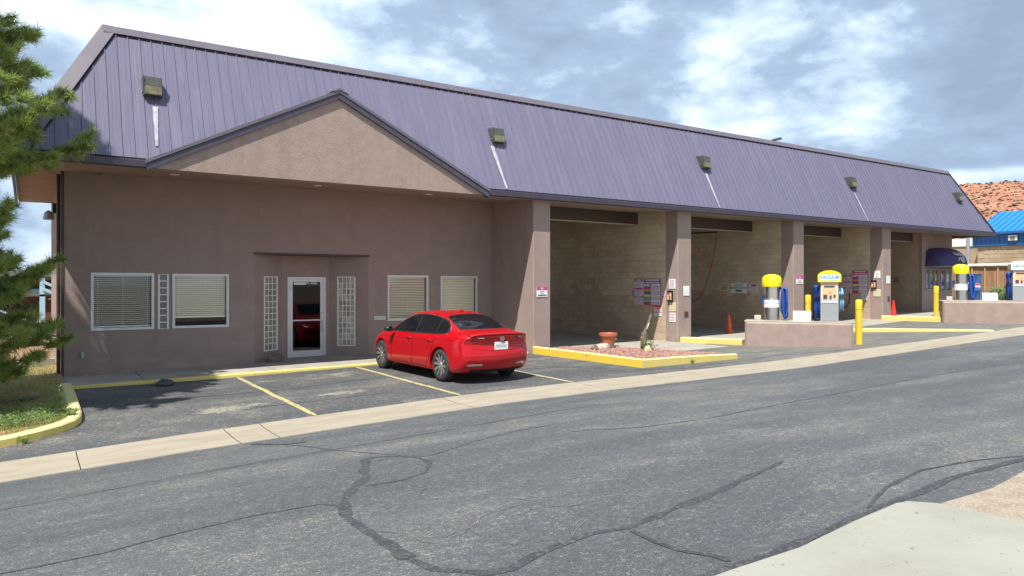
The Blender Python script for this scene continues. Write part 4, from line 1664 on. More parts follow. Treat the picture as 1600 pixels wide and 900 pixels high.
# ------------------------------------------------------------------ the red sedan
def make_car(root, paint, lx):
    """lx: world matrix of the car: local x = forward from the rear bumper, y = left, z = up from the ground"""
    ST = [  # x, w, zs, zb, ws, zr, wr, zt
        (.04, .80, .30, .935, .735, .975, .53, .995), (.12, .850, .26, .965, .765, 1.005, .57, 1.025), (.35, .885, .22, .985, .785, 1.035, .60, 1.055),
        (.60, .905, .20, .985, .80, 1.075, .605, 1.095), (.85, .915, .20, .975, .81, 1.165, .59, 1.20), (1.1, .922, .20, .965, .815, 1.262, .58, 1.302),
        (1.4, .925, .20, .955, .82, 1.345, .575, 1.388), (1.75, .925, .20, .945, .822, 1.39, .58, 1.433), (2.1, .922, .20, .935, .822, 1.405, .585, 1.45),
        (2.5, .92, .20, .925, .82, 1.395, .588, 1.44), (2.85, .92, .20, .915, .818, 1.345, .59, 1.39), (3.2, .92, .20, .905, .815, 1.205, .61, 1.245),
        (3.5, .92, .20, .90, .81, 1.05, .65, 1.085), (3.72, .915, .20, .893, .80, .965, .66, .992), (4.1, .90, .20, .85, .775, .90, .60, .925),
        (4.45, .865, .22, .775, .73, .825, .52, .845), (4.70, .79, .25, .69, .66, .725, .45, .74), (4.80, .70, .30, .59, .58, .61, .40, .62)]

    def tail(z):
        return lerpk([(.2, .16), (.30, .12), (.40, .035), (.52, .0), (.655, -.012), (.70, .045), (.78, .085), (.88, .055), (.95, .0), (1.1, -.01)], z)

    def bend(x, y):
        k = abs(y) / .9
        d = 0
        if x < 1.0:
            d += .24 * k ** 2.3 * (1 - x)
        if x > 3.8:
            d -= .42 * k ** 2.3 * (x - 3.8)
        return d
    rings = []
    for j, (x, w, zs, zb, ws, zr, wr, zt) in enumerate(ST):
        zu = zs - .02
        L = []
        for y, z in [(0, zu), (w - .16, zu), (w - .035, zs), (w - .004, zs + .16 * (zb - zs)), (w, zs + .38 * (zb - zs)), (w - .010, zs + .60 * (zb - zs)), (w - .018, zs + .78 * (zb - zs)), (w - .05, zs + .95 * (zb - zs)), (ws, zb), ((ws * .45 + wr * .55 + .025), zb + (zr - zb) * .5), (wr, zr), (wr * .62, zt - .012), (0, zt)]:
            L.append((y, z))
        xs = [x + (tail(z) * max(0, 1 - x / .3)) for y, z in L]
        left = [(xx + bend(x, y), y, z) for xx, (y, z) in zip(xs, L)]
        right = [(p[0], -p[1], p[2]) for p in left[1:-1]][::-1]
        rings.append(left + right)
    mb = MB(lx)
    I = mb.grid(rings, close=True)
    m = len(rings[0])
    # flat-faced caps: strips from left to right
    for J, flip in ((0, 1), (len(rings) - 1, 0)):
        ring = I[J]
        nn = 13
        prev = None
        for i in range(1, 12):
            l, r = rings[J][i], rings[J][m - i]
            row = [ring[i]]
            x_, _, _, _, _, _, _, _ = ST[J]
            for k in range(1, 6):
                t = k / 6
                y = l[1] * (1 - 2 * t)
                tz = l[2] + .012 * math.sin(t * math.pi) * (i > 8)
                xx = x_ + (tail(l[2]) if J == 0 else 0) + bend(x_, y)
                row.append(mb.P((xx, y, tz)))
            row.append(ring[m - i])
            if prev:
                for k in range(6):
                    mb.idx([prev[k], prev[k + 1], row[k + 1], row[k]])
            else:
                for k in range(6):
                    pass
                mb.idx([ring[0]] + row[::-1])
            prev = row
        mb.idx(prev + [ring[12]])
    shell = mb.build('car_shell_tmp', [paint, BLACK], org=(0, 0, 0))
    sub = shell.modifiers.new('s', 'SUBSURF')
    sub.levels = sub.render_levels = 2
    # wheel arches
    cut = MB(lx)
    for xc in (1.06, 3.835):
        for sg in (1, -1):
            cut.lathe([(.385, sg * .60), (.385, sg * 1.3)], (xc, 0, .335), 40, 'y')
    cutter = cut.build('arch_cutter_tmp', [BLACK, BLACK], org=(0, 0, 0))
    bo = shell.modifiers.new('b', 'BOOLEAN')
    bo.object = cutter
    bo.operation = 'DIFFERENCE'
    bo.solver = 'EXACT'
    bpy.context.view_layer.update()
    dg = bpy.context.evaluated_depsgraph_get()
    me = bpy.data.meshes.new_from_object(shell.evaluated_get(dg))
    bpy.data.objects.remove(shell)
    bpy.data.objects.remove(cutter)
    bm = bmesh.new()
    bm.from_mesh(me)
    inv = lx.inverted()
    bm.transform(inv)
    bvh = BVHTree.FromBMesh(bm)
    dark = []
    for f in bm.faces:
        c = f.calc_center_median()
        d = 0
        for xc in (1.06, 3.835):
            if abs(c.y) > .58 and math.hypot(c.x - xc, c.z - .335) < .388:
                d = 1
        if c.z < .19 and f.normal.z < -.5:
            d = 1
        f.material_index = d
        f.smooth = True
    bm.to_mesh(me)
    bm.free()
    me.materials.clear()
    me.materials.append(paint)
    me.materials.append(BLACK)
    try:
        me.set_sharp_from_angle(angle=math.radians(42))
    except Exception:
        pass
    me.name = 'car_body'
    me.transform(WM[root].inverted() @ lx)
    body = bpy.data.objects.new('car_body', me)
    COL.objects.link(body)
    body.parent = root
    WM[body] = WM[root].copy()

    def ray(p, d):
        h = bvh.ray_cast(Vector(p), Vector(d))
        if h[0] is None:
            h = bvh.find_nearest(Vector(p))
        return h[0], h[1]

    def near(p):
        h = bvh.find_nearest(Vector(p))
        return h[0], h[1]

    def patch(name, top, bot, nv, hit, off, mat, parent=None, edge=.012, smooth=True):
        n = len(top)
        rows = []
        for j in range(nv + 1):
            t = j / nv
            row = []
            for k in range(n):
                p = Vector(top[k]).lerp(Vector(bot[k]), t)
                q, nr = hit(p)
                row.append((q, nr))
            rows.append(row)
        mb = MB(lx)
        mb.grid([[q + nr * off for q, nr in r] for r in rows])
        # turned-in edge so the piece has thickness
        border = [rows[0][k] for k in range(n)] + [rows[j][n - 1] for j in range(1, nv + 1)] + [rows[nv][k] for k in range(n - 2, -1, -1)] + [rows[j][0] for j in range(nv - 1, 0, -1)]
        mb.grid([[q + nr * off for q, nr in border], [q - nr * .004 for q, nr in border]], close=True)
        return mb.build(name, mat, parent or root, smooth='angle' if smooth else False)

    def strip(name, pts, w, hit, off, mat, parent=None, n=24):
        P = []
        for a, b in zip(pts, pts[1:]):
            a, b = Vector(a), Vector(b)
            k = max(2, int((b - a).length / .05))
            P += [a.lerp(b, i / k) for i in range(k)]
        P.append(Vector(pts[-1]))
        Q = [hit(p) for p in P]
        rows = []
        for i, (q, nr) in enumerate(Q):
            t = (Q[min(i + 1, len(Q) - 1)][0] - Q[max(i - 1, 0)][0])
            sd = nr.cross(t).normalized() * (w / 2)
            rows.append([q + sd - nr * .003, q + sd + nr * off, q - sd + nr * off, q - sd - nr * .003])
        mb = MB(lx)
        mb.grid(rows)
        return mb.build(name, mat, parent or root, fix=False)
    for sg in (1, -1):
        hs = lambda p, sg=sg: ray((p[0], sg * 2, p[2]), (0, -sg, 0))

        def topz(x):
            return lerpk([(.90, 1.035), (1.0, 1.13), (1.15, 1.215), (1.4, 1.285), (1.75, 1.33), (2.1, 1.342), (2.4, 1.334), (2.7, 1.295), (3.0, 1.195), (3.2, 1.105), (3.42, .955)], x)

        def botz(x):
            return lerpk([(.90, 1.025), (1.0, .995), (1.4, .975), (2.4, .952), (3.45, .935)], x)
        xs = frange(.90, 3.42, 26)
        patch('window_surround', [(x, 0, topz(x) + .014) for x in xs], [(x, 0, botz(x) - .012) for x in xs], 12, hs, .009, BLACK)
        out = [(x, 0, topz(x) + .016) for x in xs]
        strip('window_trim', out, .014, hs, .012, CHROME)
        strip('window_trim', [(x, 0, botz(x) - .014) for x in xs], .014, hs, .012, CHROME)
        for a, b in ((2.30, 3.34), (1.42, 2.22), (1.0, 1.37)):
            xx = frange(a, b, 14)
            patch('side_window', [(x, 0, topz(x) - .008) for x in xs and xx], [(x, 0, botz(x) + .006) for x in xx], 8, hs, .013, GLASSDK2)
        # shut lines, handles
        door_f = [(3.18, 0, .93), (3.25, 0, .70), (3.23, 0, .32), (2.9, 0, .285), (2.26, 0, .285)]
        strip('door_gap', door_f, .014, hs, .0018, BLACK)
        strip('door_gap', [(2.26, 0, .94), (2.25, 0, .7), (2.26, 0, .285)], .014, hs, .0018, BLACK)
        strip('door_gap', [(2.26, 0, .285), (1.62, 0, .285), (1.50, 0, .42), (1.36, 0, .70), (1.30, 0, .95)], .014, hs, .0018, BLACK)
        strip('character_line', [(3.7, 0, .80), (2.6, 0, .815), (1.5, 0, .845), (.6, 0, .88)], .014, hs, .004, paint)
        strip('sill_trim', [(3.42, 0, .235), (1.5, 0, .235)], .03, hs, .008, paint)
        for xh in (2.42, 1.52):
            q, nr = hs((xh, 0, .83))
            mb = MB(lx)
            mb.rbox(xh - .10, xh + .10, q.y - .02 * sg if sg > 0 else q.y - .035, q.y + .035 if sg > 0 else q.y + .02, .818, .848, .01)
            mb.build('door_handle', paint, root)
        # mirror
        mb = MB(lx)
        c = Vector((3.20, sg * 1.0, .985))
        prof = []
        for i in range(9):
            a = i / 8 * math.pi
            prof.append((max(.004, math.sin(a) ** .7), -math.cos(a)))
        ringsm = []
        for r, h in prof:
            ringsm.append([(c.x + .075 * h * 1.0 + .02 * math.cos(k * math.pi / 6) * r, c.y + .105 * r * math.cos(k * math.pi / 6), c.z + .068 * r * math.sin(k * math.pi / 6)) for k in range(12)])
        mb.grid(ringsm, close=True)
        mb.box(3.16, 3.22, min(sg * .86, sg * .95), max(sg * .86, sg * .95), .945, .97)
        mi_ = mb.build('wing_mirror', BLACK, root, smooth=True)
        mb = MB(lx)
        mb.lathe([(.004, -.001), (.058, 0), (.058, .004)], (c.x - .076, c.y, c.z), 16, 'x')
        mb.build('mirror_glass', GLASSDK2, mi_)
        # tail lamps wrapping round the corner
        path = []
        for i in range(13):
            k = i / 12
            if k < .6:
                y = .36 + (.80 - .36) * k / .6
                path.append((-.15, sg * y))
            else:
                kk = (k - .6) / .4
                path.append((-.12 + (.62 + .12) * kk, sg * (.86 + .14 * kk)))
        zt_ = [.882 + .03 * (i / 12) for i in range(13)]
        zb_ = [.800 + .030 * (i / 12) + (.03 if i < 1 else 0) + .04 * max(0, (i - 9) / 3) for i in range(13)]
        lamp = patch('tail_lamp', [(x, y, z) for (x, y), z in zip(path, zt_)], [(x, y, z) for (x, y), z in zip(path, zb_)], 4, near, .014, LAMPRED)
        p2 = path[1:8]
        patch('lamp_lens', [(x, y, z - .024) for (x, y), z in zip(p2, zt_[1:8])], [(x, y, z + .012) for (x, y), z in zip(p2, zb_[1:8])], 3, near, .019, LAMPDK, lamp)
        strip('lamp_bar', [(path[2][0], path[2][1], .822), (path[5][0], path[5][1], .825)], .012, near, .023, LAMPCLR, lamp)
        
        # bumper finisher
        hb = lambda p: ray((-1, p[1], p[2]), (1, 0, 0))
        fy = frange(sg * .44, sg * .74, 6)
        patch('bumper_finisher', [(0, y, .405) for y in fy], [(0, y, .375) for y in fy], 2, hb, .012, CHROME)
        strip('bumper_gap', [(.62, 0, .70), (.40, 0, .735), (.28, 0, .75)], .008, hs, .0018, BLACK)
        patch('head_lamp', [(x, sg * .95, z) for x, z in ((4.05, .80), (4.3, .775), (4.5, .74), (4.6, .70))], [(x, sg * .95, z) for x, z in ((4.05, .76), (4.3, .70), (4.5, .655), (4.6, .63))], 3, near, .006, LAMPCLR)
    hb = lambda p: ray((-1, p[1], p[2]), (1, 0, 0))
    ht = lambda p: ray((p[0], p[1], 3), (0, 0, -1))
    ys = frange(-1, 1, 14)
    patch('rear_window_surround', [(1.40 - .03 * y * y, .535 * y, 0) for y in ys], [(.56 + .10 * y * y, .625 * y, 0) for y in ys], 8, ht, .003, BLACK)
    patch('rear_window', [(1.375 - .03 * y * y, .515 * y, 0) for y in ys], [(.59 + .10 * y * y, .60 * y, 0) for y in ys], 8, ht, .006, GLASSDK2)
    patch('windscreen', [(2.80 + .05 * (1 - y * y), .53 * y, 0) for y in ys], [(3.50 + .10 * (1 - y * y), .61 * y, 0) for y in ys], 8, ht, .005, GLASSDK2)
    ys = frange(-.74, .74, 14)
    # boot lid gaps, spoiler lip, bumper line
    strip('boot_gap', [(0, y, .690 + .03 * (y / .6) ** 4) for y in frange(-.60, .60, 12)], .014, hb, .0015, BLACK)
    strip('bumper_crease_shade', [(0, y, .455 + .012 * (y / .7) ** 2) for y in frange(-.74, .74, 14)], .012, hb, .002, BLACK)  # black strip draws the shade of the bumper crease
    for sg in (1, -1):
        strip('boot_gap', [(0, sg * .60, .695), (0, sg * .645, .76)], .010, hb, .0015, BLACK)
        strip('boot_gap', [(.10 + .10, sg * .66, 0), (.52, sg * .665, 0)], .008, ht, .0015, BLACK)
    patch('garnish', [(0, y, .862) for y in frange(-.36, .36, 8)], [(0, y, .835) for y in frange(-.36, .36, 8)], 2, hb, .010, LAMPRED)
    mb = MB(lx)
    rows = []
    for y in frange(-.70, .70, 16):
        q, nr = ht((.10 + .24 * (abs(y) / .9) ** 2.3, y, 0))
        x = .055 + .24 * (abs(y) / .9) ** 2.3
        hh = .026 * (1 - (abs(y) / .72) ** 6)
        rows.append([(x + .22, y, q.z + .022), (x + .06, y, q.z + .012 + hh), (x - .035, y, q.z + .006 + hh), (x - .03, y, q.z - .012 + hh * .4), (x + .05, y, q.z - .03)])
    mb.grid(rows)
    mb.build('boot_spoiler', paint, root, smooth=True)
    patch('rear_diffuser', [(0, y, .305) for y in frange(-.68, .68, 10)], [(0, y, .235) for y in frange(-.62, .62, 10)], 2, hb, .008, BLACK)
    # plate
    q, nr = hb((0, 0, .765))
    mb = MB(lx)
    mb.rbox(q.x - .035, q.x - .004, -.165, .165, .69, .85, .006)
    pl = mb.build('number_plate', WHITE, root)
    mb = MB(lx)
    xx = q.x - .0362
    rp_ = random.Random(2)
    for i in range(7):
        y = .135 - i * .038
        mb.face([(xx, y, .735 + rp_.uniform(0, .01)), (xx, y - .024, .735), (xx, y - .024, .80 + rp_.uniform(-.02, .01)), (xx, y, .80)])
    mb.face([(xx, .10, .832), (xx, -.10, .832), (xx, -.10, .842), (xx, .10, .842)])
    mb.build('plate_print', GREYP, pl, fix=False)
    # emblem: rounded ring with an inner caliper shape
    q, nr = hb((0, 0, .925))
    mb = MB(lx)
    mb.tube([(q.x - .014, .045 * math.cos(a), .925 + .045 * math.sin(a)) for a in frange(0, 6.283, 20)], .007, 6)
    mb.tube([(q.x - .014, .022, .895), (q.x - .014, .008, .955)], .006, 6)
    mb.tube([(q.x - .014, -.022, .895), (q.x - .014, -.008, .955)], .006, 6)
    mb.tube([(q.x - .014, -.014, .92), (q.x - .014, .014, .92)], .005, 6)
    mb.build('emblem', CHROME, root)
    q, nr = hb((0, -.56, .925))
    fw = (lx.to_3x3() @ Vector((-1, -.12, 0))).normalized()
    rt = (lx.to_3x3() @ Vector((.12, -1, 0))).normalized()
    text('badge', 'TLX', .055, CHROME, root, basis(lx @ Vector((q.x - .012, -.56, .92)), rt, fw), ext=.004)
    # fin
    mb = MB(lx)
    q, nr = ht((1.62, 0, 0))
    mb.prism([(1.54, q.z - .01), (1.74, q.z - .005), (1.60, q.z + .055), (1.555, q.z + .06)], 'y', -.014, .014)
    mb.build('aerial_fin', paint, root)
    # wheels
    for xc in (1.06, 3.835):
        for sg in (1, -1):
            yo = sg * .900
            Rw, rr = .335, .238
            mb = MB(lx)
            mb.lathe([(rr - .012, -.20 * sg), (Rw - .03, -.20 * sg), (Rw - .006, -.18 * sg), (Rw, -.14 * sg), (Rw, -.06 * sg), (Rw - .006, -.025 * sg), (Rw - .035, -.004 * sg), (rr + .02, 0), (rr - .004, -.008 * sg), (rr - .012, -.03 * sg)], (xc, yo, Rw), 40, 'y')
            wh = mb.build('wheel', RUBBER, root, smooth='angle')
            mb = MB(lx)
            mb.lathe([(rr - .006, -.15 * sg), (rr + .002, -.012 * sg), (rr - .010, -.004 * sg), (rr - .026, -.010 * sg), (rr - .03, -.10 * sg), (.05, -.11 * sg), (.04, -.11 * sg)], (xc, yo, Rw), 40, 'y', mi=1)
            for f in range(len(mb.mi)):
                pass
            for k in range(10):
                a = k * math.tau / 10 + .1
                ca, sa = math.cos(a), math.sin(a)

                def pt(r, t, y):
                    return (xc + ca * r - sa * t, yo + sg * y, Rw + sa * r + ca * t)
                i0 = [pt(.035, -.020, -.028), pt(.035, .020, -.028), pt(.035, .024, -.06), pt(.035, -.024, -.06)]
                i1 = [pt(.13, -.017, -.020), pt(.13, .017, -.020), pt(.13, .022, -.06), pt(.13, -.022, -.06)]
                i2 = [pt(.222, -.027, -.006), pt(.222, .027, -.006), pt(.222, .03, -.05), pt(.222, -.03, -.05)]
                mb.grid([i0, i1, i2], close=True)
            mb.lathe([(.052, -.05 * sg), (.050, -.022 * sg), (.030, -.016 * sg), (.004, -.015 * sg)], (xc, yo, Rw), 20, 'y')
            mb.build('wheel_rim', [RIMM, RIMDK], wh, smooth=False)


th_car = math.atan2(.999, -.045)
fw = Vector((math.cos(th_car), math.sin(th_car), 0))
rc = Vector((8.13, 13.66, 0))                      # rear axle centre
zb_, zf_ = G(8.1, 13.66), G(8.0, 16.4)
o_ = rc - fw * 1.06
pitch = math.atan2(zf_ - zb_, 2.775)
lx = Matrix.Translation((o_.x, o_.y, zb_ - 1.06 * math.tan(pitch) + .004)) @ Matrix.Rotation(th_car, 4, 'Z') @ Matrix.Rotation(-pitch, 4, 'Y')
car = empty('red_sedan', (8.1, 15.0, -2.0), 'glossy red four-door sedan parked nose-in at the office wall', 'car')
make_car(car, CARRED, lx)

# ------------------------------------------------------------------ planter with gravel in front of the first pier
kp = [(11.93, 16.86), (12.0, 15.9), (12.1, 14.6), (12.25, 12.80), (13.3, 12.78), (14.6, 12.78), (15.55, 12.78)]
planter = empty('planter_kerb', (13.3, 14.2, -2.0), 'triangular bed edged in yellow painted kerb at the first pier', 'planter')


def kerb_piece(path, w, h, base=.12):
    mb = MB()
    rows = []
    n = len(path)
    for i, p in enumerate(path):
        q0, q1 = path[max(i - 1, 0)], path[min(i + 1, n - 1)]
        d = Vector((q1[0] - q0[0], q1[1] - q0[1], 0)).normalized()
        nr = Vector((-d.y, d.x, 0))
        hh = h[i] if isinstance(h, (list, tuple)) else h
        g = G(*p)
        c = .02
        rows.append([(p[0] + nr.x * s, p[1] + nr.y * s, g + z) for s, z in ((0, -base), (0, hh - c), (c, hh), (w - c, hh), (w, hh - c), (w, -base))])
    I = mb.grid(rows)
    for r in range(len(mb.f)):
        mb.mi[r] = 1 if r % 5 in (1, 2, 3) else 0
    mb.idx(I[0][::-1])
    mb.idx(I[-1])
    return mb


kerb_piece(dens([(11.93, 16.86), (12.25, 12.80)], .5), .16, .205).build('kerb_side', [YELOLD, YELTOP], planter)
kerb_piece(dens([(12.255, 12.79), (15.65, 12.76)], .5), .16, [.2, .195, .19, .18, .165, .15, .13, .11][:len(dens([(12.255, 12.79), (15.65, 12.76)], .5))], .12).build('kerb_side', [YEL, YELTOP], planter)
kerb_piece(dens([(15.45, 12.95), (13.25, 16.5)], .5), .14, .11).build('kerb_side', [YELTOP, YELTOP], planter)
mb = MB()


def gravz(x, y):
    return G(x, y) + .14 + .05 * math.exp(-((x - 13.5) ** 2 + (y - 14.4) ** 2) / 1.5) + .015 * noise.noise((x * 4, y * 4, 0))


def in_tri(x, y):
    return x > 12.2 + (16.86 - y) * .078 - .05 and y > 12.93 and (x - 13.25) / (15.45 - 13.25) + (y - 16.5) / (12.95 - 16.5) * 0 < 9 and (x - 15.40) * (16.5 - 12.95) + (y - 12.95) * (15.40 - 13.2) < 0


rows = []
for k in range(16):
    y = 12.92 + (16.75 - 12.92) * k / 15
    xa = 12.06 + (16.86 - y) * .0788
    xb = 15.42 - (y - 12.92) * .62
    rows.append([(x, y, gravz(x, y)) for x in frange(xa, max(xa + .1, xb), 14)])
mb.grid(rows)
mb.build('planter_soil', GRAVELB, planter, fix=False)
mb = MB()
RG = random.Random(21)
cnt = 0
while cnt < 4200:
    x, y = RG.uniform(12.1, 15.3), RG.uniform(12.96, 16.7)
    if not in_tri(x, y):
        continue
    cnt += 1
    z = gravz(x, y)
    r = RG.uniform(.016, .036)
    ax = Matrix.Rotation(RG.uniform(0, 6.28), 3, 'Z') @ Matrix.Rotation(RG.uniform(0, 1.5), 3, 'X')
    c = Vector((x, y, z + r * .3))
    v = [mb.P(c + ax @ Vector((a * r * RG.uniform(.7, 1.2), b * r * RG.uniform(.7, 1.2), d * r * RG.uniform(.5, .9)))) for a, b, d in ((1, 0, 0), (-1, 0, 0), (0, 1, 0), (0, -1, 0), (0, 0, 1), (0, 0, -1))]
    for q in ((0, 2, 4), (2, 1, 4), (1, 3, 4), (3, 0, 4), (2, 0, 5), (1, 2, 5), (3, 1, 5), (0, 3, 5)):
        mb.idx([v[i] for i in q])
g = mb.build('gravel', GRAVEL, fix=False, kind='stuff')
tag(g, 'pinkish red gravel spread inside the yellow triangular bed', 'gravel')


def rock(name, label, c, s, mat, seed, cat='rock', sub=3):
    bm = bmesh.new()
    bmesh.ops.create_icosphere(bm, subdivisions=sub, radius=1)
    for v in bm.verts:
        n = noise.noise(v.co * 1.3 + Vector((seed, 0, 0))) * .35 + noise.noise(v.co * 3.1 + Vector((0, seed, 0))) * .14
        v.co *= 1 + n
        v.co = Vector((v.co.x * s[0], v.co.y * s[1], max(-.5 * s[2], v.co.z * s[2])))
    me = bpy.data.meshes.new(name)
    bm.to_mesh(me)
    bm.free()
    me.materials.append(mat)
    me.polygons.foreach_set('use_smooth', [True] * len(me.polygons))
    o = bpy.data.objects.new(name, me)
    o.location = c
    COL.objects.link(o)
    WM[o] = Matrix.Translation(Vector(c))
    tag(o, label, cat)
    return o


rock('rock', 'black lumpy rock on the asphalt against the yellow sidewalk edge', (2.40, 16.62, G(2.4, 16.6) + .05), (.17, .13, .10), ROCKDK, 1.7)
rock('rock', 'brown stone on the sidewalk left of the entrance door', (5.33, 19.05, -1.975 + .08), (.21, .16, .17), ROCKBR, 4.1)
rock('rock', 'large whitish rock on the gravel near the terracotta pot', (13.35, 15.5, gravz(13.35, 15.5) + .06), (.24, .15, .13), ROCK, 2.2)
rock('rock', 'small dark brown rock left of the large whitish rock', (12.95, 15.35, gravz(12.95, 15.35) + .05), (.11, .09, .10), ROCKBR, 3.3)
rock('rock', 'flat dark rock touching the right end of the whitish rock', (13.62, 15.42, gravz(13.6, 15.4) + .03), (.13, .09, .06), ROCKDK, 6.3)
rock('rock', 'small cream rock in front of the weed on the gravel', (13.72, 14.12, gravz(13.72, 14.12) + .06), (.10, .09, .10), M('cream_rock', (.62, .55, .36), .9, c2=(.5, .43, .28), scale=9), 5.2)
# terracotta pot
t = empty('flower_pot', (15.0, 17.15, G(15, 17) + .012), 'broken terracotta coloured flower pot standing in the first bay mouth', 'flower pot')
mb = MB()
z = G(15, 17) + .012
mb.lathe([(.17, z), (.175, z + .01), (.225, z + .32), (.255, z + .325), (.275, z + .33), (.285, z + .41), (.28, z + .425), (.255, z + .425), (.235, z + .40), (.17, z + .06), (.01, z + .05)], (15.0, 17.15, 0), 28)
mb.build('pot_body', TERRA, t, smooth='angle')
mb = MB()
mb.prism([(-.05, 0), (.06, .005), (.075, .035), (.02, .05), (.015, .09), (-.02, .05), (-.06, .045)], 'y', -.004, .004)
mb2 = MB(frame(15.13, 16.945, z + .21, .5))
mb2.v = []
for p in mb.v:
    mb2.P(p)
mb2.f, mb2.mi = mb.f, mb.mi
mb2.build('pot_chip', M('pot_chip_pale', (.62, .45, .36), .8), t)
# dead stump with a split top and the weed at its foot
t = empty('dead_stump', (14.15, 14.7, gravz(14.15, 14.7)), 'leaning grey dead yucca stump rising from the gravel', 'dead stump')
z = gravz(14.15, 14.7)
bx, by = 14.15, 14.7
mb = MB()
mb.tube([(bx - .02, by, z - .05), (bx - .01, by, z + .2), (bx + .0, by, z + .42), (bx + .04, by - .02, z + .54), (bx + .09, by - .04, z + .66), (bx + .15, by - .06, z + .82), (bx + .175, by - .07, z + .90), (bx + .18, by - .08, z + .98)], [.085, .09, .075, .045, .035, .04, .034, .015], 10)
mb.build('stump_stem', WOODG, t, smooth=True)
mb = MB()
mb.tube([(bx + .03, by - .075, z + .56), (bx + .07, by - .09, z + .66), (bx + .10, by - .10, z + .74)], [.01, .022, .01], 6)
mb.build('split_wood', WOODB, t)
RL = random.Random(8)
mb = MB()
for k in range(170):
    a = RL.uniform(0, 6.28)
    zz = RL.uniform(.08, .48)
    d = Vector((math.cos(a), math.sin(a), RL.uniform(-.9, -.2)))
    p = Vector((bx + .07 * math.cos(a), by + .07 * math.sin(a), z + zz))
    q = p + d * RL.uniform(.05, .13)
    sdv = d.cross(Vector((0, 0, 1))).normalized() * .006
    mb.face([p + sdv, p - sdv, q])
mb.build('dry_thatch', M('dry_thatch', (.33, .27, .18), .9), t, fix=False)


def weed(name, label, c, r, h, n, mat, leaf=.045, cat='plant'):
    t = empty(name, c, label, cat)
    rnd = random.Random(int(c[0] * 100) + int(c[1] * 10))
    stem, lv = MB(), MB()
    for k in range(n):
        a = rnd.uniform(0, 6.28)
        rr = r * rnd.uniform(.2, 1)
        tip = Vector((c[0] + rr * math.cos(a), c[1] + rr * math.sin(a), c[2] + h * rnd.uniform(.45, 1)))
        b = Vector((c[0] + .25 * rr * math.cos(a), c[1] + .25 * rr * math.sin(a), c[2] - .02))
        mid = b.lerp(tip, .5) + Vector((0, 0, .12 * h))
        stem.tube([b, mid, tip], [.005, .004, .002], 4, cap=False)
        for j in range(9):
            tt = rnd.uniform(.15, 1)
            p = b.lerp(mid, tt * 2) if tt < .5 else mid.lerp(tip, tt * 2 - 1)
            d = Vector((rnd.gauss(0, 1), rnd.gauss(0, 1), rnd.gauss(.3, .7))).normalized() * leaf * rnd.uniform(.6, 1.3)
            sdv = d.cross(Vector((rnd.gauss(0, 1), rnd.gauss(0, 1), 1))).normalized() * leaf * .22
            lv.face([p, p + d * .5 + sdv, p + d, p + d * .5 - sdv])
    stem.build('plant_stem', mat, t, fix=False)
    lv.build('plant_leaf', mat, t, fix=False, kind='stuff')
    return t


weed('weed', 'leggy green weed growing at the foot of the stump', (13.95, 14.35, gravz(13.95, 14.35)), .33, .34, 26, LEAF, .06)
weed('weed', 'tiny green weed at the front kerb of the triangular bed', (13.9, 12.72, G(13.9, 12.72)), .10, .12, 8, LEAF, .04)
weed('weed', 'small yellow green tuft against the left yellow kerb', (-.02, 12.70, G(-.02, 12.7)), .09, .14, 10, GRASSM, .04)
weed('weed', 'green weed spilling over the rounded corner of the left kerb', (.60, 13.72, G(.6, 13.7) + .13), .13, .12, 12, LEAF, .05)
weed('weed', 'tall grey green weed at the top edge of the left bed', (.45, 14.6, bedz(.45, 14.6)), .2, .42, 14, LEAF, .05)

# ------------------------------------------------------------------ vacuum islands
ANG = math.atan2(-.827, .562)


def island(label, x, y, ztop, length):
    xf = frame(x, y, 0, ANG)
    t = empty('vacuum_island', (x, y, ztop - .75), label, 'island', 'stucco vacuum islands')
    mb = MB(xf)
    mb.rbox(0, length, .0, .78, ztop - 1.1, ztop, .06)
    mb.build('island_block', M('island_stucco' + str(int(x)), (.36, .275, .24), .92, c2=(.315, .235, .205), scale=3, bump=.5, bscale=55, spec=.2), t)
    mb = MB(xf)
    mb.rbox(-.02, length + .02, .05, .80, ztop - .03, ztop + .035, .02)
    mb.build('island_cap', CONC, t)
    return xf


def hoses(mb, pts_list, r):
    for p in pts_list:
        mb.tube(p, r, 8)


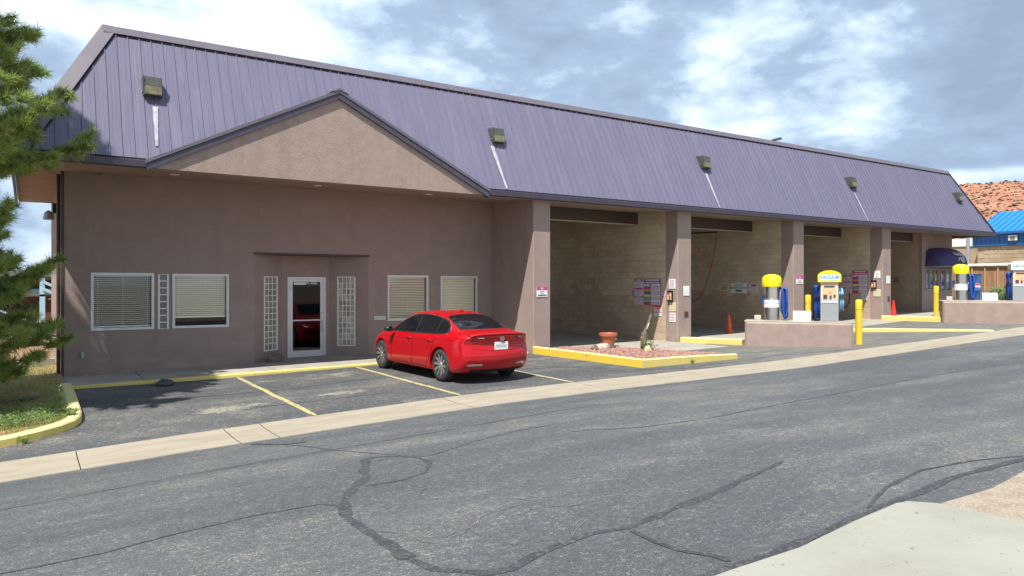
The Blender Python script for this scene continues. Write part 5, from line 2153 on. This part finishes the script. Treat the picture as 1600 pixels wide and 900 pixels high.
def canister(xf, s, z, label):
    w = xf @ Vector((s, .40, 0))
    t = empty('vacuum_canister', (w.x, w.y, z), label, 'vacuum', 'yellow capped steel vacuums on the islands')
    c = (s, .40, 0)
    mb = MB(xf)
    mb.lathe([(.235, z), (.235, z + .64), (.245, z + .645), (.245, z + .66), (.235, z + .665), (.235, z + 1.04)], c, 32)
    mb.build('steel_drum', STEEL, t, smooth='angle')
    mb = MB(xf)
    mb.lathe([(.285, z + 1.035), (.29, z + 1.05), (.29, z + 1.27), (.27, z + 1.33), (.20, z + 1.39), (.10, z + 1.42), (.005, z + 1.425)], c, 32)
    mb.build('dome_cap', YELCAP, t, smooth='angle')
    mb = MB(xf)
    for a0, a1, z0, z1 in ((.40, .525, 0, 0), (.535, .665, 0, 0)):
        rows = []
        for zz in (z + a0, z + a1):
            rows.append([(s + .2385 * math.cos(a), .40 + .2385 * math.sin(a), zz) for a in frange(math.pi * .98, math.pi * 2.02, 18)])
        mb.grid(rows)
    mb.build('label_band', WHITE, t, fix=False, smooth=True)
    mb = MB(xf)
    x0 = s + .30
    hoses(mb, [[(s + .22, .40, z + .98), (x0, .36, z + 1.00), (x0 + .02, .34, z + .9), (x0 + .03, .34, z + .4), (x0 + .06, .33, z + .14), (x0 + .10, .32, z + .06)],
               [(x0 + .10, .34, z + .06), (x0 + .15, .35, z + .14), (x0 + .145, .36, z + .5), (x0 + .13, .36, z + .94), (x0 + .07, .38, z + 1.0), (x0 + .02, .40, z + .97), (x0 - .01, .40, z + .5), (x0 + .0, .38, z + .30)],
               [(x0 + .04, .42, z + .98), (x0 + .09, .42, z + .9), (x0 + .09, .41, z + .45), (x0 + .11, .40, z + .12)]], .042)
    mb.build('vacuum_hose', BLUEH, t, smooth=True)
    mb = MB(xf)
    mb.tube([(x0 - .01, .37, z + .34), (x0 + .10, .33, z + .05)], [.055, .03], 8)
    mb.build('hose_nozzle', BLUEH, t)
    mb = MB(xf)
    mb.tube([(s - .26, .36, z + .5), (s - .27, .36, z + .78)], .03, 8)
    mb.build('side_handle', BLUEH, t)
    return t


def dispenser(xf, s, z, label, capmat):
    w = xf @ Vector((s, .40, 0))
    t = empty('vacuum_dispenser', (w.x, w.y, z), label, 'coin machine', 'arched coin machines on the islands')
    h0 = 1.18
    mb = MB(xf)
    mb.rbox(s - .245, s + .245, .20, .62, z, z + h0, .012)
    mb.build('machine_body', M('machine_grey' + str(int(w.x)), (.58, .60, .62), .35, .1), t)
    mb = MB(xf)
    mb.box(s - .235, s + .235, .188, .20, z + .02, z + .55)
    mb.build('lower_door', GREYP if False else GREYMET, t)
    mb = MB(xf)
    mb.box(s - .225, s + .225, .186, .20, z + .64, z + h0 - .04)
    pn = mb.build('front_panel', WHITEG, t)
    mb = MB(xf)
    mb.box(s - .20, s + .20, .180, .186, z + .68, z + 1.12)
    mb.build('panel_print', PEACHP, pn)
    mb = MB(xf)
    mb.box(s - .15, s + .14, .172, .1795, z + 1.02, z + 1.07)
    mb.build('display_slot', INKP, pn)
    for a_, b_, c_, d_ in ((-.17, -.06, .68, .80), (.0, .06, .68, .78), (.11, .17, .72, .80)):
        mb = MB(xf)
        mb.box(s + a_, s + b_, .168, .1795, z + c_, z + d_)
        mb.build('coin_slot', INKP, pn)
    mb = MB(xf)
    mb.lathe([(.02, .17), (.02, .1797)], (s + .02, 0, z + .86), 10, 'y')
    mb.build('red_button', REDP, pn)
    mb = MB(xf)
    mb.box(s - .21, s + .21, .176, .186, z + .56, z + .625)
    mb.build('white_shelf', WHITEG, t)
    # arched cap
    w2 = .32
    prof = [(s - w2, z + h0), (s + w2, z + h0), (s + w2, z + h0 + .22), (s + w2 * .8, z + h0 + .285), (s + w2 * .4, z + h0 + .335), (s, z + h0 + .35), (s - w2 * .4, z + h0 + .335), (s - w2 * .8, z + h0 + .285), (s - w2, z + h0 + .22)]
    mb = MB(xf)
    mb.prism(prof, 'y', .12, .66)
    cp = mb.build('arched_cap', capmat, t)
    mb = MB(xf)
    mb.box(s - .26, s + .28, .112, .12, z + h0 + .05, z + h0 + .22)
    mb.build('name_board', WHITE, cp)
    o = xf @ Vector((s + .0, .1105, z + h0 + .135))
    text('name_lettering', 'VACUUM', .13, SKYP, cp, basis(o, xf.to_3x3() @ Vector((1, 0, 0)), xf.to_3x3() @ Vector((0, -1, 0))), bold=.006)
    mb = MB(xf)
    for k, (dx, dy) in enumerate(((-.30, .30), (-.36, .26), (-.42, .32), (-.35, .36), (-.40, .24))):
        mb.tube([(s + dx + .02, dy, z + 1.08), (s + dx, dy, z + 1.02), (s + dx - .01, dy, z + .5), (s + dx + .01, dy, z + .08)], .038, 8)
    mb.build('vacuum_hose', BLUEH, t, smooth=True)
    mb = MB(xf)
    mb.rbox(s - .44, s - .27, .22, .38, z + .01, z + .10, .02)
    mb.build('hose_boot', BLACK, t)
    mb = MB(xf)
    for dx, z0 in ((.29, .30), (.335, .36), (.375, .32)):
        mb.tube([(s + dx - .03, .34, z + 1.0), (s + dx, .30, z + .85), (s + dx + .01, .30, z + .6), (s + dx - .01, .32, z + z0)], [.014, .019, .021, .016], 8)
    mb.build('side_hose', BLUEL, t, smooth=True)
    return t


def island_bits(xf, z, s_box, s_bin, tag1, tag2):
    mb = MB(xf)
    mb.rbox(s_box - .10, s_box + .10, .30, .48, z, z + .15, .012)
    o = mb.build('small_box', CUTW)
    tag(o, tag1, 'box')
    w = xf @ Vector((s_bin, .40, 0))
    t = empty('rounded_bin', (w.x, w.y, z), tag2, 'bin')
    mb = MB(xf)
    prof = [(.17, z + .0), (.17, z + .18), (.20, z + .25), (.28, z + .29), (.40, z + .30), (.52, z + .29), (.60, z + .25), (.63, z + .18), (.63, z)]
    mb.prism(prof, 'x', s_bin - .29, s_bin + .22)
    mb.build('bin_body', WHITEG, t, smooth='angle')
    mb = MB(xf)
    prof2 = [(.155, z + .16), (.19, z + .265), (.28, z + .305), (.40, z + .317), (.52, z + .305), (.61, z + .265), (.645, z + .16)]
    mb.prism(prof2, 'x', s_bin + .22, s_bin + .25)
    mb.build('bin_end', BLACK, t)


IZ1 = -1.112
xf1 = island('low stucco island with a vacuum and coin machine by the second bay', 18.5, 14.8, IZ1, 3.05)
canister(xf1, .77, IZ1 + .035, 'yellow domed steel vacuum on the nearer island left of white bin')
dispenser(xf1, 2.41, IZ1 + .035, 'yellow arched coin machine with blue hoses on the nearer island', YELCAP)
island_bits(xf1, IZ1 + .035, .36, 1.68, 'small tan box on the left end of the nearer island', 'white rounded bin between vacuum and coin machine on nearer island')
IZ2 = -.62
xf2 = island('low stucco island running out of the frame by the fourth bay', 30.0, 14.5, IZ2, 4.2)
canister(xf2, .68, IZ2 + .035, 'yellow domed steel vacuum on the farther island before the awning')
dispenser(xf2, 2.62, IZ2 + .035, 'pale arched coin machine at the right edge on the farther island', M('pale_cap', (.80, .79, .62), .4))
island_bits(xf2, IZ2 + .035, .28, 1.66, 'small tan box on the left end of the farther island', 'white rounded bin on the farther island before the wooden fence')


def bollard(x, y, z0, z1, label):
    t = empty('bollard', (x, y, z0), label, 'bollard', 'yellow steel bollards')
    mb = MB()
    mb.lathe([(.10, z0 - .1), (.10, z1 - .30), (.108, z1 - .295), (.108, z1 - .27), (.102, z1 - .265), (.102, z1 - .04), (.085, z1 - .01), (.04, z1)], (x, y, 0), 20)
    mb.build('bollard_post', YELPOST, t, smooth='angle')
    return t


b0 = bollard(21.2, 12.7, -1.79, -.43, 'yellow steel bollard standing at the right end of the nearer island')
copy_tree(b0, None, (23.85, 16.25, -1.70), 'yellow steel bollard in front of the third pier behind white bin')
copy_tree(b0, None, (32.75, 16.1, -1.38), 'yellow steel bollard on the lane kerb left of the farther island')


def cone(x, y, z, mat, label):
    t = empty('traffic_cone', (x, y, z), label, 'cone', 'traffic cones in the wash bays')
    mb = MB()
    mb.rbox(x - .18, x + .18, y - .18, y + .18, z, z + .035, .012)
    mb.build('cone_foot', mat, t)
    mb = MB()
    mb.lathe([(.135, z + .035), (.125, z + .06), (.045, z + .62), (.038, z + .70), (.028, z + .71), (.02, z + .71)], (x, y, 0), 20)
    mb.build('cone_body', mat, t, smooth='angle')
    return t


cone(22.15, 18.45, G(22, 17) + .012, ORANGE, 'bright orange traffic cone standing in the second wash bay')
cone(31.9, 17.5, G(32, 17) + .012, REDC, 'red traffic cone half hidden behind the fourth pier')
# drinks machine by the far corner
t = empty('drinks_machine', (43.0, 19.3, -1.2), 'dark blue drinks machine with a round red white blue logo', 'vending machine')
xf = frame(43.0, 19.2, -1.2, -.55)
zt = 1.83
mb = MB(xf)
mb.rbox(-.50, .50, 0, .8, 0, zt, .03)
mb.build('machine_body', NAVY, t)
mb = MB(xf)
mb.box(-.02, .46, -.012, 0, .1, zt - .05)
pn = mb.build('front_panel', M('drinks_blue', (.014, .045, .15), .3, c2=(.05, .15, .32), scale=1.4), t)
mb = MB(xf)
mb.box(-.45, -.06, -.008, 0, .55, zt - .1)
mb.build('selection_window', BLACK, t)
for a0, a1, m, k in ((.30, math.pi - .30, PEPR, 0), (math.pi + .30, math.tau - .30, BLUEP, 1), (0, math.tau, WHITE, 2)):
    mb = MB(xf)
    y = -.0165 if k < 2 else -.0135
    r = .17 if k < 2 else .185
    mb.face([(.22 + r * math.cos(a), y, 1.15 + r * math.sin(a)) for a in frange(a0, a1, 18)])
    mb.build('round_logo', m, pn, fix=False)
mb = MB(xf)
mb.rbox(-.30, -.20, -.02, -.008, 1.28, 1.38, .004)
mb.build('coin_plate', WHITE, t)

# ------------------------------------------------------------------ beyond the right end: blue roofed building, fence, hill
bb = empty('blue_roof_building', (66, 20, -1.0), 'building with bright blue metal roof and tan block walls beyond the fence', 'building')
mb = MB()
mb.grid([[(61.7, y, 4.06), (66.2, y, 5.98)] for y in (27.6, -14)])
for y in frange(27.5, -14, 90):
    mb.prism([(61.68, 4.07), (66.2, 6.0), (66.2, 6.05), (61.68, 4.13)], 'y', y, y + .06)
mb.face([(61.7, 27.6, 4.06), (66.2, 27.6, 5.98), (66.2, 27.6, 3.0), (61.7, 27.6, 3.0)])
mb.build('metal_roof', BLUEMET, bb, fix=False)
mb = MB()
mb.box(61.6, 61.9, -14, 27.65, 3.95, 4.1)
mb.build('roof_gutter', BLUEMET2, bb)
mb = MB()
mb.box(62.0, 62.3, -14, 27.5, 3.06, 3.95)
for y in frange(27.4, -14, 130):
    mb.box(61.97, 62.0, y, y + .05, 3.06, 3.95)
mb.build('metal_cladding', BLUEMET2, bb)
mb = MB()
mb.box(62.2, 70, -14, 27.45, -1.5, 3.055)
wl = mb.build('block_wall', TANBLOCK, bb)
mb = MB()
RT = random.Random(4)
for r in range(9):
    z = 3.05 - (r + 1) * .32
    y = 27.4 - (r % 2) * .4
    while y > 8:
        mb.rbox(62.17, 62.21, y - .785, y - .0, z + .01, z + .31, .012)
        y -= .8
mb.build('wall_blocks', TANBLOCK, wl, kind='stuff')
mb = MB()
mb.box(64.0, 70, 27.6, 44, -1.5, 3.2)
ann = mb.build('annex_wall', TANBLOCK, bb)
mb = MB()
mb.box(63.9, 70.1, 27.55, 44, 3.2, 3.82)
mb.build('annex_parapet', WHITE, bb)
t = empty('wall_floodlight', (61.9, 24.9, 3.4), 'white square floodlight on the blue metal wall', 'light')
mb = MB()
mb.rbox(61.80, 61.96, 24.55, 25.15, 3.38, 3.80, .03)
mb.build('light_case', WHITE, t)
mb = MB()
mb.box(61.78, 61.799, 24.68, 25.02, 3.45, 3.70)
mb.build('light_glass', LENS, t)
t = empty('grey_pole', (48.4, 21.9, -1.0), 'thin grey pole standing behind the wooden fence', 'pole')
mb = MB()
mb.tube([(48.4, 21.9, -1.0), (48.4, 21.9, 3.2)], .11, 10)
mb.build('pole_shaft', GREYMET, t)
mb = MB()
mb.lathe([(.13, 3.2), (.13, 3.24), (.02, 3.27)], (48.4, 21.9, 0), 10)
mb.build('pole_cap', GREYMET, t)
# wooden fence with a pale cap
fe = empty('wooden_fence', (46, 18, -1.0), 'brown cedar board fence with a pale top rail behind the island', 'fence')
RF = random.Random(9)
y = 22.6
while y > 8:
    mb = MB()
    for k in range(5):
        mb.box(46.0 + RF.uniform(0, .012), 46.03, y - (k + 1) * .137 + .004, y - k * .137 - .002, -1.3, 1.10)
    mb.build('fence_panel', FENCEW, fe)
    mb = MB()
    mb.box(45.93, 45.995, y - .69, y - .62, -1.3, 1.13)
    mb.build('fence_post', M('fence_post_wood', (.44, .29, .17), .85) if 'fence_post_wood' not in MATS else MATS['fence_post_wood'], fe)
    y -= .685
mb = MB()
mb.box(45.86, 46.12, 18.75, 22.7, 1.135, 1.27)
mb.build('fence_cap', WHITE, fe)
mb = MB()
mb.box(45.86, 46.12, 8, 18.74, 1.115, 1.25)
mb.build('fence_cap', WHITE, fe)


def shrub(name, label, c, rx, rz, n, mat, leaf, cat='shrub', seed=1):
    t = empty(name, c, label, cat)
    rnd = random.Random(seed)
    lv, st = MB(), MB()
    for k in range(7):
        a = rnd.uniform(0, 6.28)
        st.tube([Vector(c), Vector(c) + Vector((.3 * rx * math.cos(a), .3 * rx * math.sin(a), rz)), Vector(c) + Vector((.7 * rx * math.cos(a), .7 * rx * math.sin(a), 1.6 * rz))], [.03, .02, .006], 5, cap=False)
    clumps = [(Vector((rnd.gauss(0, .45) * rx, rnd.gauss(0, .45) * rx, rz * (1 + rnd.uniform(-.7, .8)))), rnd.uniform(.25, .5) * rx) for _ in range(16)]
    for k in range(n):
        cc, rr = rnd.choice(clumps)
        p = Vector(c) + cc + Vector((rnd.gauss(0, .6), rnd.gauss(0, .6), rnd.gauss(0, .5))) * rr
        d = Vector((rnd.gauss(0, 1), rnd.gauss(0, 1), rnd.gauss(.2, 1))).normalized() * leaf * rnd.uniform(.6, 1.3)
        s = d.cross(Vector((rnd.gauss(0, 1), rnd.gauss(0, 1), rnd.gauss(0, 1)))).normalized() * leaf * .3
        lv.face([p, p + d * .5 + s, p + d, p + d * .5 - s])
    st.build('stem', BARK, t, fix=False)
    lv.build('foliage', mat, t, fix=False, kind='stuff')
    return t


shrub('shrub', 'small green shrub between the white bin and right coin machine', (38.6, 15.9, -1.25), .6, .55, 1500, LEAF, .14, seed=3)

# red rock hill with scrub
mb = MB()
hd = []
cx = math.radians(56.35)


def hz(az, t):
    """height of the hill at azimuth az (deg right of view axis) and depth factor t"""
    crest = 97 + 5 * noise.noise((az * .11, 0, 2)) + 2.2 * noise.noise((az * .6, 1, 2)) + 1.2 * noise.noise((az * 2.1, 1, 6))
    if az < 18:
        crest *= max(0.12, 1 - ((18 - az) / 30))
    if az > 75:
        crest *= max(.3, 1 - (az - 75) / 60)
    return crest * t


rows = []
for j in range(31):
    t = j / 30
    row = []
    for i in range(221):
        az = -30 + 150 * i / 220
        a = cx - math.radians(az)
        d = 520 + 320 * t
        prof = t ** .8
        x, y = d * math.cos(a), d * math.sin(a)
        z = -4 + (hz(az, 1) + 4) * prof + 7 * noise.noise((x * .02, y * .02, 1)) * t * (1 - t * .8) + 3.5 * noise.noise((x * .06, y * .06, 4)) * min(1, 2 * t) * (1 - .7 * t)
        row.append((x, y, z))
    rows.append(row)
back = [(p[0] * 1.25, p[1] * 1.25, -5) for p in rows[-1]]
mb.grid(rows + [back])
hb_ = mb.build('hill', HILLM, kind='structure', fix=False, smooth=True)
hill_rows = rows
mb = MB()
RH = random.Random(31)
for k in range(8000):
    j = RH.randint(1, 29)
    i = RH.randint(78, 130)
    p = Vector(rows[j][i]).lerp(Vector(rows[j + 1][i + 1]), RH.random())
    p.x += RH.uniform(-2, 2)
    r = RH.uniform(.5, 1.5) * (1.4 if RH.random() < .15 else 1)
    c = p + Vector((0, 0, r * .25))
    v = [mb.P(c + Vector((a * r * RH.uniform(.7, 1.2), b * r * RH.uniform(.7, 1.2), d * r * RH.uniform(.5, .8)))) for a, b, d in ((1, 0, 0), (-1, 0, 0), (0, 1, 0), (0, -1, 0), (0, 0, 1), (0, 0, -1))]
    for q in ((0, 2, 4), (2, 1, 4), (1, 3, 4), (3, 0, 4), (2, 0, 5), (1, 2, 5), (3, 1, 5), (0, 3, 5)):
        mb.idx([v[i_] for i_ in q])
o = mb.build('hill_scrub', SCRUB, fix=False, kind='stuff')
tag(o, 'dark juniper scrub dotted over the red rock hill', 'scrub')

# ------------------------------------------------------------------ the left edge: trees, bed, neighbour
def needles(mb, p, d, n, ln, w, rnd, spread=1.0):
    for k in range(n):
        v = (d * rnd.uniform(.15, 1.0) + Vector((rnd.gauss(0, 1), rnd.gauss(0, 1), rnd.gauss(0, 1))).normalized() * spread).normalized()
        b = p + d * rnd.uniform(-.08, .06) * 1.2
        q = b + v * ln * rnd.uniform(.7, 1.15)
        s = v.cross(Vector((rnd.gauss(0, 1), rnd.gauss(0, 1), rnd.gauss(0, 1)))).normalized() * w
        mb.face([b + s, b - s, q])


def pine(label, x, y, zb, top, rfun, nb, seed, mat, ln, w, per, tufts, limit=None, name='pine_tree', z_first=.5, droop=0.):
    t = empty(name, (x, y, zb), label, 'tree', 'conifers at the left edge')
    rnd = random.Random(seed)
    tr, fo, br = MB(), MB(), MB()
    H = top - zb
    tr.tube([(x + .08 * noise.noise((k, seed, 0)), y + .08 * noise.noise((k, 0, seed)), zb - .2 + (H + .2) * k / 10) for k in range(11)], [.17 * (1 - k / 10.6) * H / 7 + .02 for k in range(11)], 10)
    ga = 2.39996
    for k in range(nb):
        u = (k + .5) / nb
        z = zb + z_first + (H - z_first - .15) * u
        a = k * ga + rnd.uniform(-.3, .3)
        L = rfun(z) * rnd.uniform(.82, 1.05)
        if limit:
            L = limit(a, z, L)
        if L < .15:
            continue
        d = Vector((math.cos(a), math.sin(a), 0))
        rise = L * (.16 + .25 * u) - droop * L
        rnd_up = rnd.uniform(-.5, .8) * (0 if droop else 1)
        pts = [Vector((x, y, z - .05)) + d * (L * q) + Vector((0, 0, (rise + .35 * L * rnd_up) * q ** 1.6 - .05 * math.sin(q * 3.14) * L + .04 * rnd.gauss(0, 1) * q)) for q in frange(0, 1, 6)]
        br.tube(pts, [max(.006, .04 * (1 - q) * L / 2.5 + .007) for q in frange(0, 1, 6)], 5, cap=False)
        nsub = max(3, int(L * 4.2))
        for j in range(nsub):
            q = .22 + .78 * (j + rnd.random()) / nsub
            i = min(5, int(q * 6))
            p = pts[i].lerp(pts[i + 1], q * 6 - i)
            sgn = 1 if j % 2 else -1
            sd = (d * rnd.uniform(.5, 1.1) + d.cross(Vector((0, 0, 1))) * sgn * rnd.uniform(.6, 1.2) + Vector((0, 0, rnd.uniform(-.15, .55)))).normalized()
            sl = (1.05 - q * .6) * L * .34 * rnd.uniform(.6, 1.2) + .06
            e = p + sd * sl + Vector((0, 0, .06 * sl))
            br.tube([p, p.lerp(e, .5) + Vector((0, 0, -.02)), e], [.009, .007, .005], 4, cap=False)
            m = max(1, int(sl * tufts))
            for g_ in range(m):
                f = (g_ + 1) / m
                pp = p.lerp(e, f) + Vector((rnd.gauss(0, .03), rnd.gauss(0, .03), rnd.gauss(0, .03)))
                dd = (sd + Vector((rnd.gauss(0, .35), rnd.gauss(0, .35), rnd.gauss(.55, .35)))).normalized()
                needles(fo, pp, dd, per, ln, w, rnd, .75 if g_ == m - 1 else .95)
        needles(fo, pts[-1], (d + Vector((0, 0, .4))).normalized(), int(per * 1.4), ln, w, rnd, .7)
    tr.build('trunk', BARK, t, smooth=True, fix=False)
    br.build('branches', BARK, t, fix=False)
    fo.build('crown', mat, t, fix=False, kind='stuff')
    return t


def pine_r(z):
    return lerpk([(-2, 2.5), (-1.2, 2.5), (-.3, 2.55), (.4, 2.1), (1.3, 1.95), (1.8, 2.85), (2.3, 2.75), (2.8, 2.1), (3.6, 2.1), (4.4, 2.05), (5.4, 1.8), (6.6, 1.3), (8.0, .6), (9.0, .15)], z)


def pine_lim(a, z, L):
    """keep clear of the roof corner and the wall"""
    ex, ey = -2.1 + L * math.cos(a), 15.1 + L * math.sin(a)
    if z < 1.4 and math.sin(a) < -.2:  # low front branches shortened so sun reaches the bed
        L *= .75
    if ey > 16.3 and ex > -.6:
        L = min(L, abs((16.3 - 15.1) / max(.05, math.sin(a))), 2.6)
    return L


pine('tall long-needled pine at the left edge with bright green tufts', -2.1, 15.1, -2.1, 8.8, pine_r, 255, 5, NEEDLE, .185, .0062, 56, 21, pine_lim, z_first=.25)
pine('dark spruce standing farther back behind the blue stair post', -2.6, 36, -2.6, 6.2, lambda z: max(.3, 3.6 * (1 - (z + 2.6) / 9.2)), 110, 9, NEEDLED, .22, .016, 22, 8, None, 'spruce_tree', .8, .22)
pine('second dark spruce far left beyond the brick house', -8, 52, -2.8, 9.0, lambda z: max(.3, 4.4 * (1 - (z + 2.8) / 12.2)), 80, 13, NEEDLED, .32, .02, 14, 3.6, None, 'spruce_tree', .8, .22)
# grass and weeds in the bed
mb = MB()
RGx = random.Random(17)
n = 0
while n < 22000:
    x, y = RGx.uniform(-5.5, .56), 12.3 + RGx.random() ** 1.4 * 9
    yk = lerpk([(-9, 12.2), (-1.2, 12.62), (-.5, 12.8), (-.12, 12.94), (.2, 13.13), (.46, 13.4), (.57, 13.8)], x)
    if y < yk + .03 or (x > .55 and y < 14):
        continue
    den = .5 + .5 * noise.noise((x * .9, y * .9, 4))
    if y > 15.2:
        den *= .75
    if RGx.random() > den + .25:
        continue
    n += 1
    h = RGx.uniform(.04, .13) * (1.9 if RGx.random() < .10 else 1)
    a = RGx.uniform(0, 6.28)
    z = bedz(x, y)
    lean = Vector((RGx.gauss(0, .35), RGx.gauss(0, .35), 1)).normalized() * h
    s = Vector((math.cos(a), math.sin(a), 0)) * .006
    p = Vector((x, y, z - .01))
    mb.face([p + s, p - s, p + lean * .6 + s * -.4 + Vector((0, 0, 0)), p + lean])
o = mb.build('grass', GRASSM, fix=False, kind='stuff')
tag(o, 'patchy green and straw coloured grass in the kerbed bed', 'grass')
mb = MB()
for k in range(5200):
    x, y = RGx.gauss(-.15, .55), 13.4 + abs(RGx.gauss(0, .75))
    if x > .55:
        continue
    yk = lerpk([(-9, 12.2), (-1.2, 12.62), (-.5, 12.8), (-.12, 12.94), (.2, 13.13), (.46, 13.4), (.57, 13.8)], x)
    if y < yk + .05:
        continue
    p = Vector((x, y, bedz(x, y) + RGx.uniform(.02, .22) * (.6 + .6 * noise.noise((x * 2, y * 2, 0)))))
    d = Vector((RGx.gauss(0, 1), RGx.gauss(0, 1), RGx.gauss(.3, .6))).normalized() * RGx.uniform(.025, .05)
    s = d.cross(Vector((RGx.gauss(0, 1), RGx.gauss(0, 1), 1))).normalized() * .010
    mb.face([p, p + d * .5 + s, p + d, p + d * .5 - s])
o = mb.build('weeds', LEAF, fix=False, kind='stuff')
tag(o, 'low leafy grey green weeds along the inside of the kerb', 'weeds')
# weathered board and paper lying in the bed
mb = MB(frame(-.15, 15.6, bedz(-.15, 15.6) + .03, .35))
mb.rbox(-.35, .35, -.08, .08, 0, .03, .006)
o = mb.build('weathered_board', WOODG)
tag(o, 'grey weathered board lying on the shaded soil of the bed', 'board')
# landscape edging behind the bed
mb = MB()
mb.grid([[(x, y + (x + 8) * .16, bedz(x, y) + dz) for x in frange(-8, .6, 10)] for y, dz in ((20.0, -.1), (20.0, .16), (20.2, .16), (20.2, -.1))])
o = mb.build('stone_edging', CONC, kind='structure')
# neighbour: brick house, blue exterior stair
nb_ = empty('brick_house', (-6, 42, -2.5), 'red brick house with a pale blue band behind the pine', 'house')
mb = MB()
wall_holes(mb, -16, 3.5, -2.8, .28, [(-2.2, -.6, -1.6, -.45), (-7, -5, -1.5, -.45)], 40, .12)
mb.box(-16, 3.5, 40.2, 47, -2.8, .28)
mb.build('brick_wall', BRICKR, nb_, fix=False)
mb = MB()
mb.prism([(39.5, .26), (43.6, .62), (47.8, .26), (47.8, .40), (43.6, .76), (39.5, .40)], 'x', -16.3, 3.8)
mb.build('house_roof', BROWN, nb_)
mb = MB()
mb.box(-16, 1.4, 39.75, 39.99, -.38, -.16)
mb.build('blue_band', PALEBLUE, nb_)
for x0, x1, z0, z1 in ((-2.2, -.6, -1.6, -.45), (-7, -5, -1.5, -.45)):
    mb = MB()
    mb.box(x0, x1, 40.10, 40.13, z0, z1)
    w = mb.build('window_pane', GLASSDK2, nb_)
    mb = MB()
    for k in range(5):
        xx = x0 + (x1 - x0) * k / 4
        mb.box(xx - .02, xx + .02, 40.02, 40.05, z0, z1)
    for k in range(4):
        zz = z0 + (z1 - z0) * k / 3
        mb.box(x0, x1, 40.05, 40.08, zz - .02, zz + .02)
    mb.build('window_bars', WHITE, w)
stt = empty('blue_stair', (1.0, 33.5, -2.4), 'pale blue outside stair with a tall square post behind the corner', 'stair')
mb = MB()
mb.box(.42, .60, 33.2, 33.38, -2.6, .72)
mb.build('stair_post', PALEBLUE, stt)
mb = MB()
mb.box(3.2, 3.38, 33.2, 33.38, -2.6, .72)
mb.build('stair_post', PALEBLUE, stt)
for (xa, za, xb, zb2) in ((.5, .22, 3.4, -1.3), (.5, -.05, 3.4, -1.6)):
    mb = MB()
    mb.prism([(xa, za), (xb, zb2), (xb, zb2 - .12), (xa, za - .12)], 'y', 33.1, 33.18)
    mb.build('stair_rail', PALEBLUE, stt)
for k in range(8):
    mb = MB()
    xx = .7 + k * .33
    mb.box(xx, xx + .32, 33.4, 34.4, -.55 - k * .2, -.50 - k * .2)
    mb.build('stair_tread', WHITE, stt)
mb = MB()
mb.box(-1.2, 1.2, 33.2, 34.6, -.42, -.34)
mb.build('stair_landing', WOODG, stt)
# white car behind the bed
wc = empty('white_sedan', (-1.2, 29, -2.3), 'white car parked behind the pine beside the blue stair', 'car')
lw_ = Matrix.Translation((-3.9, 28.2, bedz(-1, 29) + .01)) @ Matrix.Rotation(.25, 4, 'Z')
make_car(wc, CARWHITE, lw_)
